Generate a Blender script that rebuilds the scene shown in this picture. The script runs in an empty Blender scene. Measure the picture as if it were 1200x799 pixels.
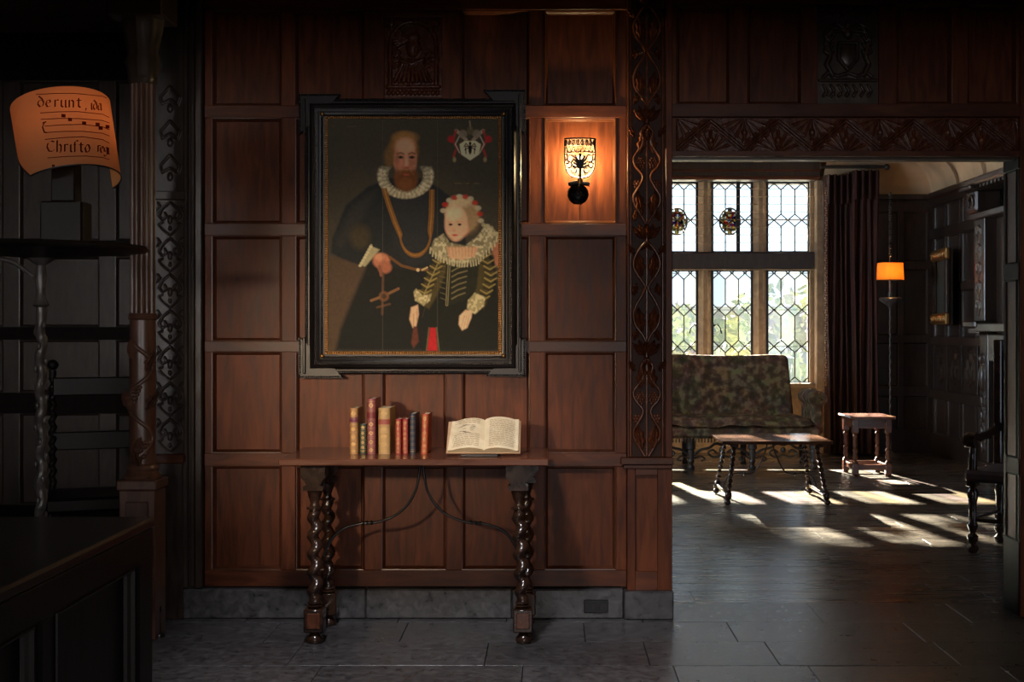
import bpy, bmesh, math, random
import numpy as np
from mathutils import Vector, Matrix
random.seed(7); rng = np.random.RandomState(5)
PI = math.pi
S = bpy.context.scene
C = S.collection

# ------------------------------------------------------------------ camera
cd = bpy.data.cameras.new('camera'); cam = bpy.data.objects.new('camera', cd); C.objects.link(cam)
cam.location = (0, 0, 1.35); cam.rotation_euler = (PI/2, 0, 0)
cd.sensor_width = 36; cd.lens = 45; cd.shift_x = -0.0375; cd.shift_y = -0.0121
cd.clip_end = 200
S.camera = cam
# ------------------------------------------------------------------ world
w = bpy.data.worlds.new('world'); S.world = w; w.use_nodes = True
wn = w.node_tree.nodes; wl = w.node_tree.links
bg = wn['Background']
geo = wn.new('ShaderNodeTexCoord'); sep = wn.new('ShaderNodeSeparateXYZ'); wl.new(geo.outputs['Generated'], sep.inputs[0])
rmp = wn.new('ShaderNodeValToRGB'); wl.new(sep.outputs['Z'], rmp.inputs[0])
rmp.color_ramp.elements[0].color = (.70, .84, 1, 1); rmp.color_ramp.elements[1].color = (.42, .62, 1, 1)
wl.new(rmp.outputs[0], bg.inputs[0]); bg.inputs[1].default_value = 2.9
# ------------------------------------------------------------------ lights
def lamp(name, kind, loc, energy, color, aim=None, **kw):
    l = bpy.data.lights.new(name, kind); l.energy = energy; l.color = color
    for k, v in kw.items(): setattr(l, k, v)
    o = bpy.data.objects.new(name, l); C.objects.link(o); o.location = loc
    if aim is not None:
        o.rotation_euler = (Vector(aim)-Vector(loc)).to_track_quat('-Z', 'Y').to_euler()
    return o
lamp('sun', 'SUN', (3, 20, 10), 230, (1, .90, .74), (3.165, 19, 9.53), angle=math.radians(.9))
lamp('key_spot', 'SPOT', (-1.85, 0.6, 1.75), 640, (1, .73, .46), (-0.68, 6, 1.04), spot_size=math.radians(23.5), spot_blend=1.0, shadow_soft_size=.10)
lamp('hall_fill', 'AREA', (0.5, -2.2, 1.5), 80, (1, .93, .90), (0.1, 6, 1.5), shape='RECTANGLE', size=3.0, size_y=.8)
lamp('floor_fill', 'SPOT', (-0.7, 3.5, 3.05), 330, (.97, .96, 1), (-.25, 5.25, 0), spot_size=math.radians(54), spot_blend=.8, shadow_soft_size=.15)  # unseen spot added to brighten the hall floor
lamp('left_fill', 'AREA', (-3.2, -1.0, 1.7), 3.2, (1, .94, .90), (-2.75, 8, 1.7), shape='RECTANGLE', size=.8, size_y=.6, spread=math.radians(36))
lamp('side_daylight', 'AREA', (-1.6, 10.6, 1.9), 105, (.72, .85, 1), (3.8, 11.6, 1.5), shape='RECTANGLE', size=2.6, size_y=1.5, spread=math.radians(108))
S.view_settings.view_transform = 'Standard'; S.view_settings.look = 'None'
S.view_settings.gamma = 1; S.view_settings.use_curve_mapping = False
S.view_settings.exposure = 0.0
PAINT, SCONCE, PARCH, FARLAMP = 1.9, 12, .6, 2.4   # canvas albedo gain; bulb watts of the three room lamps

# ------------------------------------------------------------------ helpers
def lin(c):
    return tuple((x/255/12.92) if x/255 <= .04045 else ((x/255+.055)/1.055)**2.4 for x in c)

class MB:
    def __init__(s, T=None): s.v = []; s.f = []; s.T = T; s.c = None
    def add(s, vs, fs):
        o = len(s.v)
        if s.T: vs = [s.T(*p) for p in vs]
        s.v.extend([tuple(p) for p in vs]); s.f.extend([tuple(i+o for i in f) for f in fs]); return s
    def box(s, x0, x1, y0, y1, z0, z1):
        return s.add([(x0,y0,z0),(x1,y0,z0),(x1,y1,z0),(x0,y1,z0),(x0,y0,z1),(x1,y0,z1),(x1,y1,z1),(x0,y1,z1)],
                     [(0,3,2,1),(4,5,6,7),(0,1,5,4),(1,2,6,5),(2,3,7,6),(3,0,4,7)])
    def cbox(s, x0, x1, y0, y1, z0, z1, c=.004):
        X = (x0, x1); Y = (y0, y1); Z = (z0, z1); vs = []; idx = {}
        for i in (0,1):
            for j in (0,1):
                for k in (0,1):
                    sx = 1-2*i; sy = 1-2*j; sz = 1-2*k
                    for ax in range(3):
                        p = [X[i]+sx*c, Y[j]+sy*c, Z[k]+sz*c]; p[ax] = (X[i], Y[j], Z[k])[ax]
                        idx[(i,j,k,ax)] = len(vs); vs.append(p)
        fs = []
        for ax in range(3):
            o = [a for a in range(3) if a != ax]
            for e in (0,1):
                q = []
                for (a,b) in ((0,0),(1,0),(1,1),(0,1)):
                    t = [0,0,0]; t[ax] = e; t[o[0]] = a; t[o[1]] = b
                    q.append(idx[(t[0],t[1],t[2],ax)])
                fs.append(q)
        for ax in range(3):
            o = [a for a in range(3) if a != ax]
            for a in (0,1):
                for b in (0,1):
                    t0 = [0,0,0]; t0[o[0]] = a; t0[o[1]] = b; t1 = t0[:]; t1[ax] = 1
                    fs.append([idx[(*t0,o[0])], idx[(*t1,o[0])], idx[(*t1,o[1])], idx[(*t0,o[1])]])
        for i in (0,1):
            for j in (0,1):
                for k in (0,1): fs.append([idx[(i,j,k,0)], idx[(i,j,k,1)], idx[(i,j,k,2)]])
        return s.add(vs, fs)
    def lathe(s, prof, cx=0, cy=0, n=16, R=None):
        vs = []; fs = []
        for r, z in prof:
            for i in range(n):
                a = 2*PI*i/n; rr = R(a, z, r) if R else r
                vs.append((cx+rr*math.cos(a), cy+rr*math.sin(a), z))
        for j in range(len(prof)-1):
            for i in range(n):
                k = (i+1) % n; fs.append((j*n+i, j*n+k, (j+1)*n+k, (j+1)*n+i))
        fs.append(tuple(range(n))[::-1]); fs.append(tuple((len(prof)-1)*n+i for i in range(n)))
        return s.add(vs, fs)
    def tube(s, pts, r, n=8, flat=None, closed=False):
        pts = [Vector(p) for p in pts]; m = len(pts)
        rs = r if isinstance(r, (list, tuple)) else [r]*m
        vs = []; fs = []
        up0 = Vector((0,1,0)) if flat is None else Vector(flat)
        prev = None
        for i, p in enumerate(pts):
            if closed: t = pts[(i+1) % m]-pts[i-1]
            else: t = pts[min(i+1, m-1)]-pts[max(i-1, 0)]
            if t.length < 1e-9: t = Vector((0,0,1))
            t.normalize()
            if prev is None:
                u = up0 - t*up0.dot(t)
                if u.length < 1e-3: u = Vector((1,0,0)) - t*t.x
            else:
                u = prev - t*prev.dot(t)
            u.normalize(); prev = u; b = t.cross(u)
            for k in range(n):
                a = 2*PI*k/n; vs.append(p + (u*math.cos(a)+b*math.sin(a))*rs[i])
        for i in range(m-1 if not closed else m):
            for k in range(n):
                l = (k+1) % n; j = (i+1) % m
                fs.append((i*n+k, i*n+l, j*n+l, j*n+k))
        if not closed:
            fs.append(tuple(range(n))[::-1]); fs.append(tuple((m-1)*n+k for k in range(n)))
        return s.add(vs, fs)
    def ball(s, c, r, n=8, m=5, sc=(1,1,1)):
        vs = [(c[0], c[1], c[2]-r*sc[2])]; fs = []
        for j in range(1, m):
            a = -PI/2+PI*j/m
            for i in range(n):
                b = 2*PI*i/n
                vs.append((c[0]+r*sc[0]*math.cos(a)*math.cos(b), c[1]+r*sc[1]*math.cos(a)*math.sin(b), c[2]+r*sc[2]*math.sin(a)))
        vs.append((c[0], c[1], c[2]+r*sc[2])); L = len(vs)-1
        for i in range(n):
            k = (i+1) % n
            fs.append((0, 1+k, 1+i)); fs.append((L, 1+(m-2)*n+i, 1+(m-2)*n+k))
            for j in range(m-2): fs.append((1+j*n+i, 1+j*n+k, 1+(j+1)*n+k, 1+(j+1)*n+i))
        return s.add(vs, fs)
    def prism(s, poly, y0, y1):      # polygon in (x,z) extruded along y
        n = len(poly)
        vs = [(x, y0, z) for x, z in poly]+[(x, y1, z) for x, z in poly]
        fs = [tuple(range(n)), tuple(range(2*n-1, n-1, -1))]+[(i, (i+1) % n, n+(i+1) % n, n+i) for i in range(n)]
        return s.add(vs, fs)
    def grid(s, fn, nu, nv):
        vs = [fn(i/nu, j/nv) for j in range(nv+1) for i in range(nu+1)]
        fs = [(j*(nu+1)+i, j*(nu+1)+i+1, (j+1)*(nu+1)+i+1, (j+1)*(nu+1)+i) for j in range(nv) for i in range(nu)]
        return s.add(vs, fs)
    def mesh(s, name, mat, smooth=None, fdir=None):
        me = bpy.data.meshes.new(name); me.from_pydata(s.v, [], s.f)
        if mat: me.materials.append(mat)
        if fdir is not None:
            nn = np.empty(len(me.polygons)*3, np.float32); me.polygons.foreach_get('normal', nn)
            if float(nn.reshape(-1, 3).sum(0) @ np.array(fdir, np.float32)) < 0: me.flip_normals()
        elif len(s.f) < 15000:
            b = bmesh.new(); b.from_mesh(me); bmesh.ops.recalc_face_normals(b, faces=b.faces); b.to_mesh(me); b.free()
        if smooth:
            me.shade_smooth(); me.set_sharp_from_angle(angle=math.radians(smooth))
        me.update(); return me

def part(name, mb, mat, parent=None, smooth=None, loc=None, label=None, stuff=False):
    me = mb if isinstance(mb, bpy.types.Mesh) else mb.mesh(name, mat, smooth)
    o = bpy.data.objects.new(name, me); C.objects.link(o)
    if parent: o.parent = parent
    if loc: o.location = loc
    if label: o['label'] = label
    if stuff: o['kind'] = 'stuff'
    return o
def struct(name, mb, mat, smooth=None):
    o = part(name, mb, mat, None, smooth); o['kind'] = 'structure'; return o
def tag(o, label, cat, group=None):
    o['label'] = label; o['category'] = cat
    if group: o['group'] = group
    return o
def thing(name, label, cat, loc=(0,0,0), rz=0, group=None):
    o = bpy.data.objects.new(name, None); C.objects.link(o); o.location = loc; o.rotation_euler = (0,0,rz)
    o.empty_display_size = .1
    return tag(o, label, cat, group)
def copy_tree(o, parent=None):
    c = o.copy(); C.objects.link(c); c.parent = parent
    for ch in list(o.children): copy_tree(ch, c)
    return c

# ------------------------------------------------------------------ materials
def newmat(name):
    m = bpy.data.materials.new(name); m.use_nodes = True
    return m, m.node_tree.nodes, m.node_tree.links, m.node_tree.nodes['Principled BSDF']
def grain(name, c1, c2, rough=(.3,.5), scale=(3,3,.4), nscale=6, bump=.15, wave=True, spec=.5, var=.25, coord='Object', detail=6):
    m, N, L, P = newmat(name)
    tc = N.new('ShaderNodeTexCoord'); mp = N.new('ShaderNodeMapping'); L.new(tc.outputs[coord], mp.inputs[0])
    mp.inputs['Scale'].default_value = scale
    oi = N.new('ShaderNodeObjectInfo')
    ad = N.new('ShaderNodeVectorMath'); ad.operation = 'ADD'
    sc = N.new('ShaderNodeVectorMath'); sc.operation = 'SCALE'; sc.inputs['Scale'].default_value = 37
    cb = N.new('ShaderNodeCombineXYZ'); L.new(oi.outputs['Random'], cb.inputs[0]); L.new(oi.outputs['Random'], cb.inputs[2])
    L.new(cb.outputs[0], sc.inputs[0]); L.new(mp.outputs[0], ad.inputs[0]); L.new(sc.outputs[0], ad.inputs[1])
    n1 = N.new('ShaderNodeTexNoise'); n1.inputs['Scale'].default_value = nscale; n1.inputs['Detail'].default_value = detail
    n1.inputs['Distortion'].default_value = .6
    L.new(ad.outputs[0], n1.inputs['Vector'])
    n2 = N.new('ShaderNodeTexNoise'); n2.inputs['Scale'].default_value = 1.3; n2.inputs['Detail'].default_value = 3
    L.new(tc.outputs[coord], n2.inputs['Vector'])
    r = N.new('ShaderNodeValToRGB'); r.color_ramp.elements[0].position = .32; r.color_ramp.elements[1].position = .72
    r.color_ramp.elements[0].color = (*c1, 1); r.color_ramp.elements[1].color = (*c2, 1)
    L.new(n1.outputs[0], r.inputs[0])
    # per-object and broad variation
    h = N.new('ShaderNodeHueSaturation')
    mr = N.new('ShaderNodeMapRange'); mr.inputs['To Min'].default_value = 1-var; mr.inputs['To Max'].default_value = 1+var
    L.new(oi.outputs['Random'], mr.inputs['Value'])
    mr2 = N.new('ShaderNodeMapRange'); mr2.inputs['From Min'].default_value = .3; mr2.inputs['From Max'].default_value = .7
    mr2.inputs['To Min'].default_value = .72; mr2.inputs['To Max'].default_value = 1.2; L.new(n2.outputs[0], mr2.inputs['Value'])
    mu = N.new('ShaderNodeMath'); mu.operation = 'MULTIPLY'; L.new(mr.outputs[0], mu.inputs[0]); L.new(mr2.outputs[0], mu.inputs[1])
    L.new(mu.outputs[0], h.inputs['Value']); L.new(r.outputs[0], h.inputs['Color'])
    L.new(h.outputs[0], P.inputs['Base Color'])
    rr = N.new('ShaderNodeMapRange'); rr.inputs['To Min'].default_value = rough[0]; rr.inputs['To Max'].default_value = rough[1]
    L.new(n1.outputs[0], rr.inputs['Value']); L.new(rr.outputs[0], P.inputs['Roughness'])
    P.inputs['Specular IOR Level'].default_value = spec
    b = N.new('ShaderNodeBump'); b.inputs['Strength'].default_value = bump; b.inputs['Distance'].default_value = .004
    L.new(n1.outputs[0], b.inputs['Height']); L.new(b.outputs[0], P.inputs['Normal'])
    return m
def plain(name, col, rough=.5, metal=0, spec=.5, bump=0, bs=40):
    m, N, L, P = newmat(name)
    P.inputs['Base Color'].default_value = (*col, 1); P.inputs['Roughness'].default_value = rough
    P.inputs['Metallic'].default_value = metal; P.inputs['Specular IOR Level'].default_value = spec
    n = N.new('ShaderNodeTexNoise'); n.inputs['Scale'].default_value = bs; n.inputs['Detail'].default_value = 4
    tc = N.new('ShaderNodeTexCoord'); L.new(tc.outputs['Object'], n.inputs['Vector'])
    mx = N.new('ShaderNodeMix'); mx.data_type = 'RGBA'; mx.inputs['A'].default_value = (*[c*.7 for c in col], 1); mx.inputs['B'].default_value = (*[min(1, c*1.25) for c in col], 1)
    L.new(n.outputs[0], mx.inputs['Factor']); L.new(mx.outputs['Result'], P.inputs['Base Color'])
    if bump:
        b = N.new('ShaderNodeBump'); b.inputs['Strength'].default_value = bump; b.inputs['Distance'].default_value = .003
        L.new(n.outputs[0], b.inputs['Height']); L.new(b.outputs[0], P.inputs['Normal'])
    return m
def colattr(name, rough=.5, spec=.3, bump=0):
    m, N, L, P = newmat(name)
    a = N.new('ShaderNodeAttribute'); a.attribute_name = 'Col'; L.new(a.outputs['Color'], P.inputs['Base Color'])
    P.inputs['Roughness'].default_value = rough; P.inputs['Specular IOR Level'].default_value = spec
    return m
def setcol(me, cols):
    a = me.color_attributes.new('Col', 'FLOAT_COLOR', 'POINT')
    arr = np.ones((len(me.vertices), 4), dtype=np.float32); arr[:, :3] = cols
    a.data.foreach_set('color', arr.ravel())

oak = grain('panel_oak', (.058,.0140,.0050), (.145,.038,.0125), (.36,.52), (6,6,.8), 6, .12, spec=.22)
oakrail = grain('rail_oak', (.050,.0125,.005), (.115,.031,.0105), (.30,.45), (1,6,6), 5, .12, spec=.28)
carve = grain('carved_oak', (.058,.0165,.0075), (.115,.034,.0145), (.20,.34), (6,6,2), 8, .1, var=.1)
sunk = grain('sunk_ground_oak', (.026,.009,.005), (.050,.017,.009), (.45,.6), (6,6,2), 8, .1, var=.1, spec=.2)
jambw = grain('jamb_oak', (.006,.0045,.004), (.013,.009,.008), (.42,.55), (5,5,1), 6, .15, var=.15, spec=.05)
vinew = grain('vine_oak', (.085,.026,.012), (.17,.054,.024), (.20,.32), (6,6,2), 8, .05, var=.1)
moulw = grain('moulding_oak', (.050,.0145,.006), (.10,.03,.012), (.26,.38), (6,6,2), 5, .02, var=.1)
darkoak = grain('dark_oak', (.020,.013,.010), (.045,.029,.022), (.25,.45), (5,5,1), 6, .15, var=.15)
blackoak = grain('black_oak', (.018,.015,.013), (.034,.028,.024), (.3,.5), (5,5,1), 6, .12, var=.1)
walnut = grain('walnut', (.014,.007,.005), (.040,.018,.010), (.14,.26), (2,2,2), 8, .06, var=.05)
topwood = grain('table_top_wood', (.060,.020,.011), (.13,.046,.024), (.14,.30), (.6,7,7), 6, .10, var=.05)
slate = grain('slate', (.028,.027,.029), (.088,.084,.086), (.20,.42), (1,1,1), 26, .4, var=.22, detail=10)
boards = grain('floor_boards', (.034,.026,.020), (.095,.072,.052), (.20,.36), (.5,5,5), 5, .12, var=.25)
plaster = grain('ceiling_plaster', (.50,.34,.20), (.62,.45,.27), (.8,.9), (1,1,1), 4, .1, var=0)
ceilbrown = grain('hall_ceiling_plaster', (.20,.14,.11), (.28,.20,.15), (.8,.9), (1,1,1), 4, .1, var=0)
stone = grain('window_stone', (.20,.135,.08), (.34,.24,.15), (.7,.9), (1,1,1), 12, .4, var=.1)
grout = plain('slate_grout', (.012,.012,.013), .9)
iron = plain('wrought_iron', (.03,.03,.033), .32, .8)
ebony = grain('ebony', (.006,.005,.006), (.014,.011,.012), (.22,.36), (2,2,2), 10, .05, var=0)
gilt = plain('gilt', (.30,.16,.055), .42, .75, bs=90)
brass = plain('brass', (.42,.24,.08), .3, .9)
lead = plain('lead', (.02,.02,.02), .6)

def PX(x, Y=6.0): return (x-645)/1500*Y
def PZ(y, Y=6.0): return 1.35+(385-y)/1500*Y

# ------------------------------------------------------------------ panelling
def TB(Y): return lambda u, d, z: (u, Y-d, z)
def panel_cell(T, u0, u1, z0, z1, parent, mat=None, rec=.028, mould=.016, split=None):
    mat = mat or oak
    m = MB(T); m.box(u0-.004, u1+.004, -rec-.012, -rec, z0-.004, z1+.004)
    part('panel', m, mat, parent)
    m = MB(T); loops = []
    for ins, d in ((-.001, .0005), (0.001, .005), (mould*.35, .004), (mould*.5, -.008), (mould*.85, -rec*.6), (mould, -rec+.0005)):
        loops.append([(u0+ins, d, z0+ins), (u1-ins, d, z0+ins), (u1-ins, d, z1-ins), (u0+ins, d, z1-ins)])
    vs = [p for l in loops for p in l]; fs = []
    for j in range(len(loops)-1):
        for i in range(4): fs.append((j*4+i, j*4+(i+1) % 4, (j+1)*4+(i+1) % 4, (j+1)*4+i))
    m.add(vs, fs); part('moulding', m.mesh('moulding', moulw if mat is oak else mat, None, Vector(T(0,1,0))-Vector(T(0,0,0))), None, parent)
def stile(T, u0, u1, z0, z1, parent, mat=None, proud=0.0):
    m = MB(T); m.cbox(u0, u1, -.035, proud, z0, z1, .0015); part('stile', m, mat or oak, parent)
def rail(T, u0, u1, z0, z1, parent, mat=None, proud=.002):
    m = MB(T); m.cbox(u0, u1, -.035, proud, z0, z1, .0015); part('rail', m, mat or oakrail, parent)

# relief height field: fn(X,Z in 0..1 arrays)->height metres
def relief(name, T, u0, u1, z0, z1, H, mat, parent, base=0.0, smooth=True):
    nz, nu = H.shape
    us = np.linspace(u0, u1, nu); zs = np.linspace(z1, z0, nz)
    m = MB(T)
    H = H.copy(); H[0,:] = 0; H[-1,:] = 0; H[:,0] = 0; H[:,-1] = 0
    vs = [(us[i], base+H[j,i], zs[j]) for j in range(nz) for i in range(nu)]
    fs = [(j*nu+i, j*nu+i+1, (j+1)*nu+i+1, (j+1)*nu+i) for j in range(nz-1) for i in range(nu-1)]
    m.add(vs, fs)
    # solid rim behind
    me = m.mesh(name, mat, 60, Vector(T(0,1,0))-Vector(T(0,0,0)))
    return part(name, me, mat, parent)
def gridxy(nu, nz): # u 0..1 left-right, v 0..1 top-bottom
    return np.meshgrid(np.linspace(0,1,nu), np.linspace(0,1,nz))
def sstep(d, w): return np.clip(.5-d/w, 0, 1)
def segd(X, Y, pts):
    D = np.full(X.shape, 1e9)
    for (x0,y0),(x1,y1) in zip(pts[:-1], pts[1:]):
        dx, dy = x1-x0, y1-y0; t = np.clip(((X-x0)*dx+(Y-y0)*dy)/(dx*dx+dy*dy+1e-12), 0, 1)
        D = np.minimum(D, np.hypot(X-x0-t*dx, Y-y0-t*dy))
    return D
def ridge(H, X, Y, pts, wd, h):
    D = segd(X, Y, pts); return np.maximum(H, h*np.sqrt(np.clip(1-(D/wd)**2, 0, 1)))
def dome(H, X, Y, cx, cy, rx, ry, h, rot=0):
    c, s_ = math.cos(rot), math.sin(rot); dx = X-cx; dy = Y-cy
    a = (dx*c+dy*s_)/rx; b = (-dx*s_+dy*c)/ry
    return np.maximum(H, h*np.sqrt(np.clip(1-a*a-b*b, 0, 1)))

# ================================================================== STRUCTURE
# ---- floor
fl = struct('floor', MB().box(-4, 4.4, -3.2, 14.1, -.2, -.012), grout)
ys = [4.02, 4.36, 4.74, 5.13, 5.52, 5.89, 6.31]
for r in range(len(ys)-1):
    x = -2.6+random.random()*.3
    while x < 3.3:
        wd = random.uniform(.5, .85)
        x1 = min(x+wd, 3.5); j = random.uniform(-.002, .001)
        part('stone_slab', MB().cbox(x+.0015, x1-.0015, ys[r]+.0015, ys[r+1]-.0015, -.05, j, .002), slate, fl)
        x = x1
part('paving', MB().box(-4, 4.3, -3.1, 4.015, -.05, 0), slate, fl)
part('paving', MB().box(-4, -2.62, 4.02, 8, -.05, 0), slate, fl)
part('paving', MB().box(-2.6, -1.6, 6.315, 8, -.05, 0), slate, fl)
y = 6.31
while y < 14.0:
    d = random.choice((.2, .24, .28)); y1 = min(y+d, 14.05); x = -1.58 if y > 6.5 else -1.58
    x -= random.random()*1.5
    while x < 4.15:
        x1 = x+random.uniform(1.4, 2.8); a = max(x, -1.58); b = min(x1, 4.15)
        if b-a > .05: part('floor_board', MB().cbox(a+.0012, b-.0012, y+.0015, y1-.0015, -.03, random.uniform(-.001, .0005), .0008), boards, fl)
        x = x1
    y = y1

# ---- main wall (wall_back): X -1.62..0.568 , front at Y 6
wb = struct('wall_back', MB().box(-1.64, .568, 6.036, 6.21, 0, 3.2), oak)
T6 = TB(6.0)
rowsU = (12, 124)
XA = [(248,330),(345,427),(540,621),(638,722)]
for a, b in XA: panel_cell(T6, PX(a), PX(b), PZ(124), PZ(12), wb)
for (t, bt) in ((138,262),(276,400),(412,531)):
    for a, b in ((248,330),(346,427),(447,523),(541,621),(638,722)):
        panel_cell(T6, PX(a), PX(b), PZ(bt), PZ(t), wb)
for a, b in ((248,330),(347,426),(447,523),(541,621),(638,722)):
    panel_cell(T6, PX(a), PX(b), PZ(668), PZ(546), wb)
for (t, bt) in ((12,124),(138,262),(276,400),(412,531),(546,668)):
    sts = [(240,248),(330,346),(427,447),(523,541),(621,638),(722,734)]
    if t == 12: sts = [(240,248),(330,345),(427,450),(518,540),(621,638),(722,734)]
    for a, b in sts: stile(T6, PX(a), PX(b), PZ(bt)+.0005, PZ(t)-.0005, wb)
for (t, bt, pr) in ((-78,12,.012),(124,138,.008),(262,276,.006),(400,412,.006),(531,546,.008),(668,687,.003)):
    rail(T6, PX(240), PX(734), PZ(bt), PZ(t), wb, proud=pr)
# dark vertical mouldings at the wall's left end
for a, b, d in ((217,222,.03),(224,229,.015),(231,239,.04)):
    m = MB(T6); m.cbox(PX(a), PX(b), -.05, d, .14, 3.2, .004); part('moulding', m, darkoak, wb)
# stone base
pl = MB()
pl.cbox(PX(217), PX(430), 5.955, 6.04, 0, .136, .006); b1 = part('stone_plinth', pl, slate, wb)
part('stone_plinth', MB().cbox(PX(430)+.002, PX(600), 5.955, 6.04, 0, .136, .006), slate, wb)
part('stone_plinth', MB().cbox(PX(600)+.002, PX(730), 5.955, 6.04, 0, .136, .006), slate, wb)
# cast vent in the plinth
v = MB(); v.cbox(PX(684), PX(712), 5.945, 5.96, PZ(715), PZ(700), .003)
vent = part('vent_plate', v, iron, wb)
v = MB()
for i in range(5): v.box(PX(687)+i*.02, PX(687)+i*.02+.010, 5.938, 5.946, PZ(712), PZ(703))
part('vent_bars', v, iron, wb, stuff=True)

# ---- vine pilaster
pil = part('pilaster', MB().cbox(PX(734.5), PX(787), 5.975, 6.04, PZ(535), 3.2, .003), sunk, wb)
part('pilaster_edge', MB().cbox(PX(734.5), PX(737), 5.962, 5.98, PZ(535), 3.2, .002), oak, wb)
part('pilaster_moulding', MB().tube([(PX(738.5),5.972,PZ(534)),(PX(738.5),5.972,3.19)], .007, 8), vinew, wb, 50)
part('pilaster_moulding', MB().tube([(PX(776),5.972,PZ(534)),(PX(776),5.972,3.19)], .007, 8), vinew, wb, 50)
part('pilaster_edge', MB().cbox(PX(779), PX(787), 5.958, 5.98, PZ(535), 3.2, .003), oak, wb)
XC = PX(757.3); YV = 5.972
part('vine_stem', MB().tube([(XC, YV-.002, PZ(533)), (XC, YV-.002, 3.19)], .0055, 6), vinew, wb, 60)
def lobes(kind, y0):
    P = []
    if kind == 'B':
        ks = [(8,0),(18,9),(30,15),(42,14),(54,6),(62,1.5),(70,5),(82,12),(94,15.5),(106,13),(117,5),(125,1)]
    else:
        ks = [(10,1),(18,7),(30,4),(38,9),(48,15.5),(58,13),(66,6),(72,4.5),(80,8),(92,15),(102,14.5),(113,8),(125,1)]
    # catmull-rom
    out = []
    for i in range(len(ks)-1):
        p0 = ks[max(i-1,0)]; p1 = ks[i]; p2 = ks[i+1]; p3 = ks[min(i+2,len(ks)-1)]
        for t in (0,.25,.5,.75):
            q = [0.5*((2*p1[k])+(-p0[k]+p2[k])*t+(2*p0[k]-5*p1[k]+4*p2[k]-p3[k])*t*t+(-p0[k]+3*p1[k]-3*p2[k]+p3[k])*t**3) for k in (0,1)]
            out.append(q)
    out.append(ks[-1]); return out
def leafmesh(L_, W_, lobed=True):
    m = MB(); n = 12; vs = []; fs = []
    for i in range(n+1):
        t = i/n; wv = W_*math.sin(PI*min(1, t*1.02))**.8*(1-.35*t)
        if lobed: wv *= (1+.28*math.sin(t*PI*7))
        z = L_*t; hh = .021*math.sin(PI*t)**.6+.002
        for k, (s_, h) in enumerate(((-1,0.0),(-.55,.9),(-.12,.45),(0,1.15),(.12,.45),(.55,.9),(1,0.0))):
            vs.append((s_*wv, -hh*h, z))
    for i in range(n):
        for k in range(6): fs.append((i*7+k, i*7+k+1, (i+1)*7+k+1, (i+1)*7+k))
    m.add(vs, fs); return m.mesh('leaf', vinew, 75, (0,-1,0))
leaf_big = leafmesh(.125, .030); leaf_small = leafmesh(.065, .018); leaf_tulip = leafmesh(.085, .020, False)
gm = MB()
for r_, cnt in ((0,2),(1,3),(2,4),(3,3),(4,3),(5,2),(6,1)):
    for i in range(cnt): gm.ball(((i-(cnt-1)/2)*.0125, -.004, .038-r_*.0105), .0072, 7, 5)
grape_me = gm.mesh('grape_cluster', vinew, 80)
rm = MB()
for i in range(6): 
    a = i*PI/3; rm.ball((.014*math.cos(a), -.003, .014*math.sin(a)), .0095, 7, 5)
rm.ball((0,-.008,0), .008, 8, 5)
rose_me = rm.mesh('rose_boss', vinew, 80)
def place(me, name, x, z, rot, sx=1):
    o = bpy.data.objects.new(name, me); C.objects.link(o); o.parent = wb
    o.location = (x, YV+.002, z); o.rotation_euler = (0, rot, 0); o.scale = (sx,1,1); return o
seq = [('A',-137),('B',0),('A',138),('B',276-1),('A',411)]
for kind, y0 in seq:
    pts = lobes(kind, y0)
    for s_ in (-1, 1):
        path = [(XC+s_*q[1]/250, YV-.006-.003*math.sin(q[0]*.1), PZ(y0+q[0])) for q in pts]
        path = [p for p in path if PZ(535) < p[2] < 3.18]
        if len(path) > 2: part('vine', MB().tube(path, .0068, 7), vinew, wb, 70)
        def pl_(me, nm, dy, dx, rot):
            z = PZ(y0+dy)
            if PZ(528) < z < 3.1: place(me, nm, XC+s_*dx/250, z, s_*rot)
        if kind == 'A':
            pl_(leaf_big, 'leaf', 44, 9, -.25); pl_(grape_me, 'grape_cluster', 58, 7.5, 0)
            pl_(rose_me, 'rose_boss', 79, 11, 0)
            pl_(leaf_big, 'leaf', 116, 6, .15); pl_(leaf_small, 'leaf', 24, 14, .5)
            pl_(leaf_small, 'leaf', 122, 14.5, -.25)
        else:
            pl_(leaf_big, 'leaf', 50, 6, .15); pl_(leaf_big, 'leaf', 115, 6, .12)
            pl_(leaf_small, 'leaf', 24, 14, .6); pl_(leaf_small, 'leaf', 72, 15, -.2); pl_(leaf_small, 'leaf', 124, 14.5, -.3)
            z = PZ(y0+66)
            if PZ(520) < z < 3.1:
                bm_ = MB()
                for i in range(5): bm_.ball((XC+s_*(5+i*2.3)/250, YV-.004, PZ(y0+64+abs(i-2)*-1.5+2)), .0045, 6, 4)
                part('bead_row', bm_, vinew, wb, 80, stuff=True)
    # tulip knot
    z = PZ(y0+6)
    if PZ(520) < z < 3.1:
        for rr in (-.75, -.4, 0, .4, .75): place(leaf_tulip, 'tulip_petal', XC+rr*.012, z, rr)
        place(leaf_small, 'leaf', XC-.012, z, PI-.6); place(leaf_small, 'leaf', XC+.012, z, PI+.6)
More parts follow.
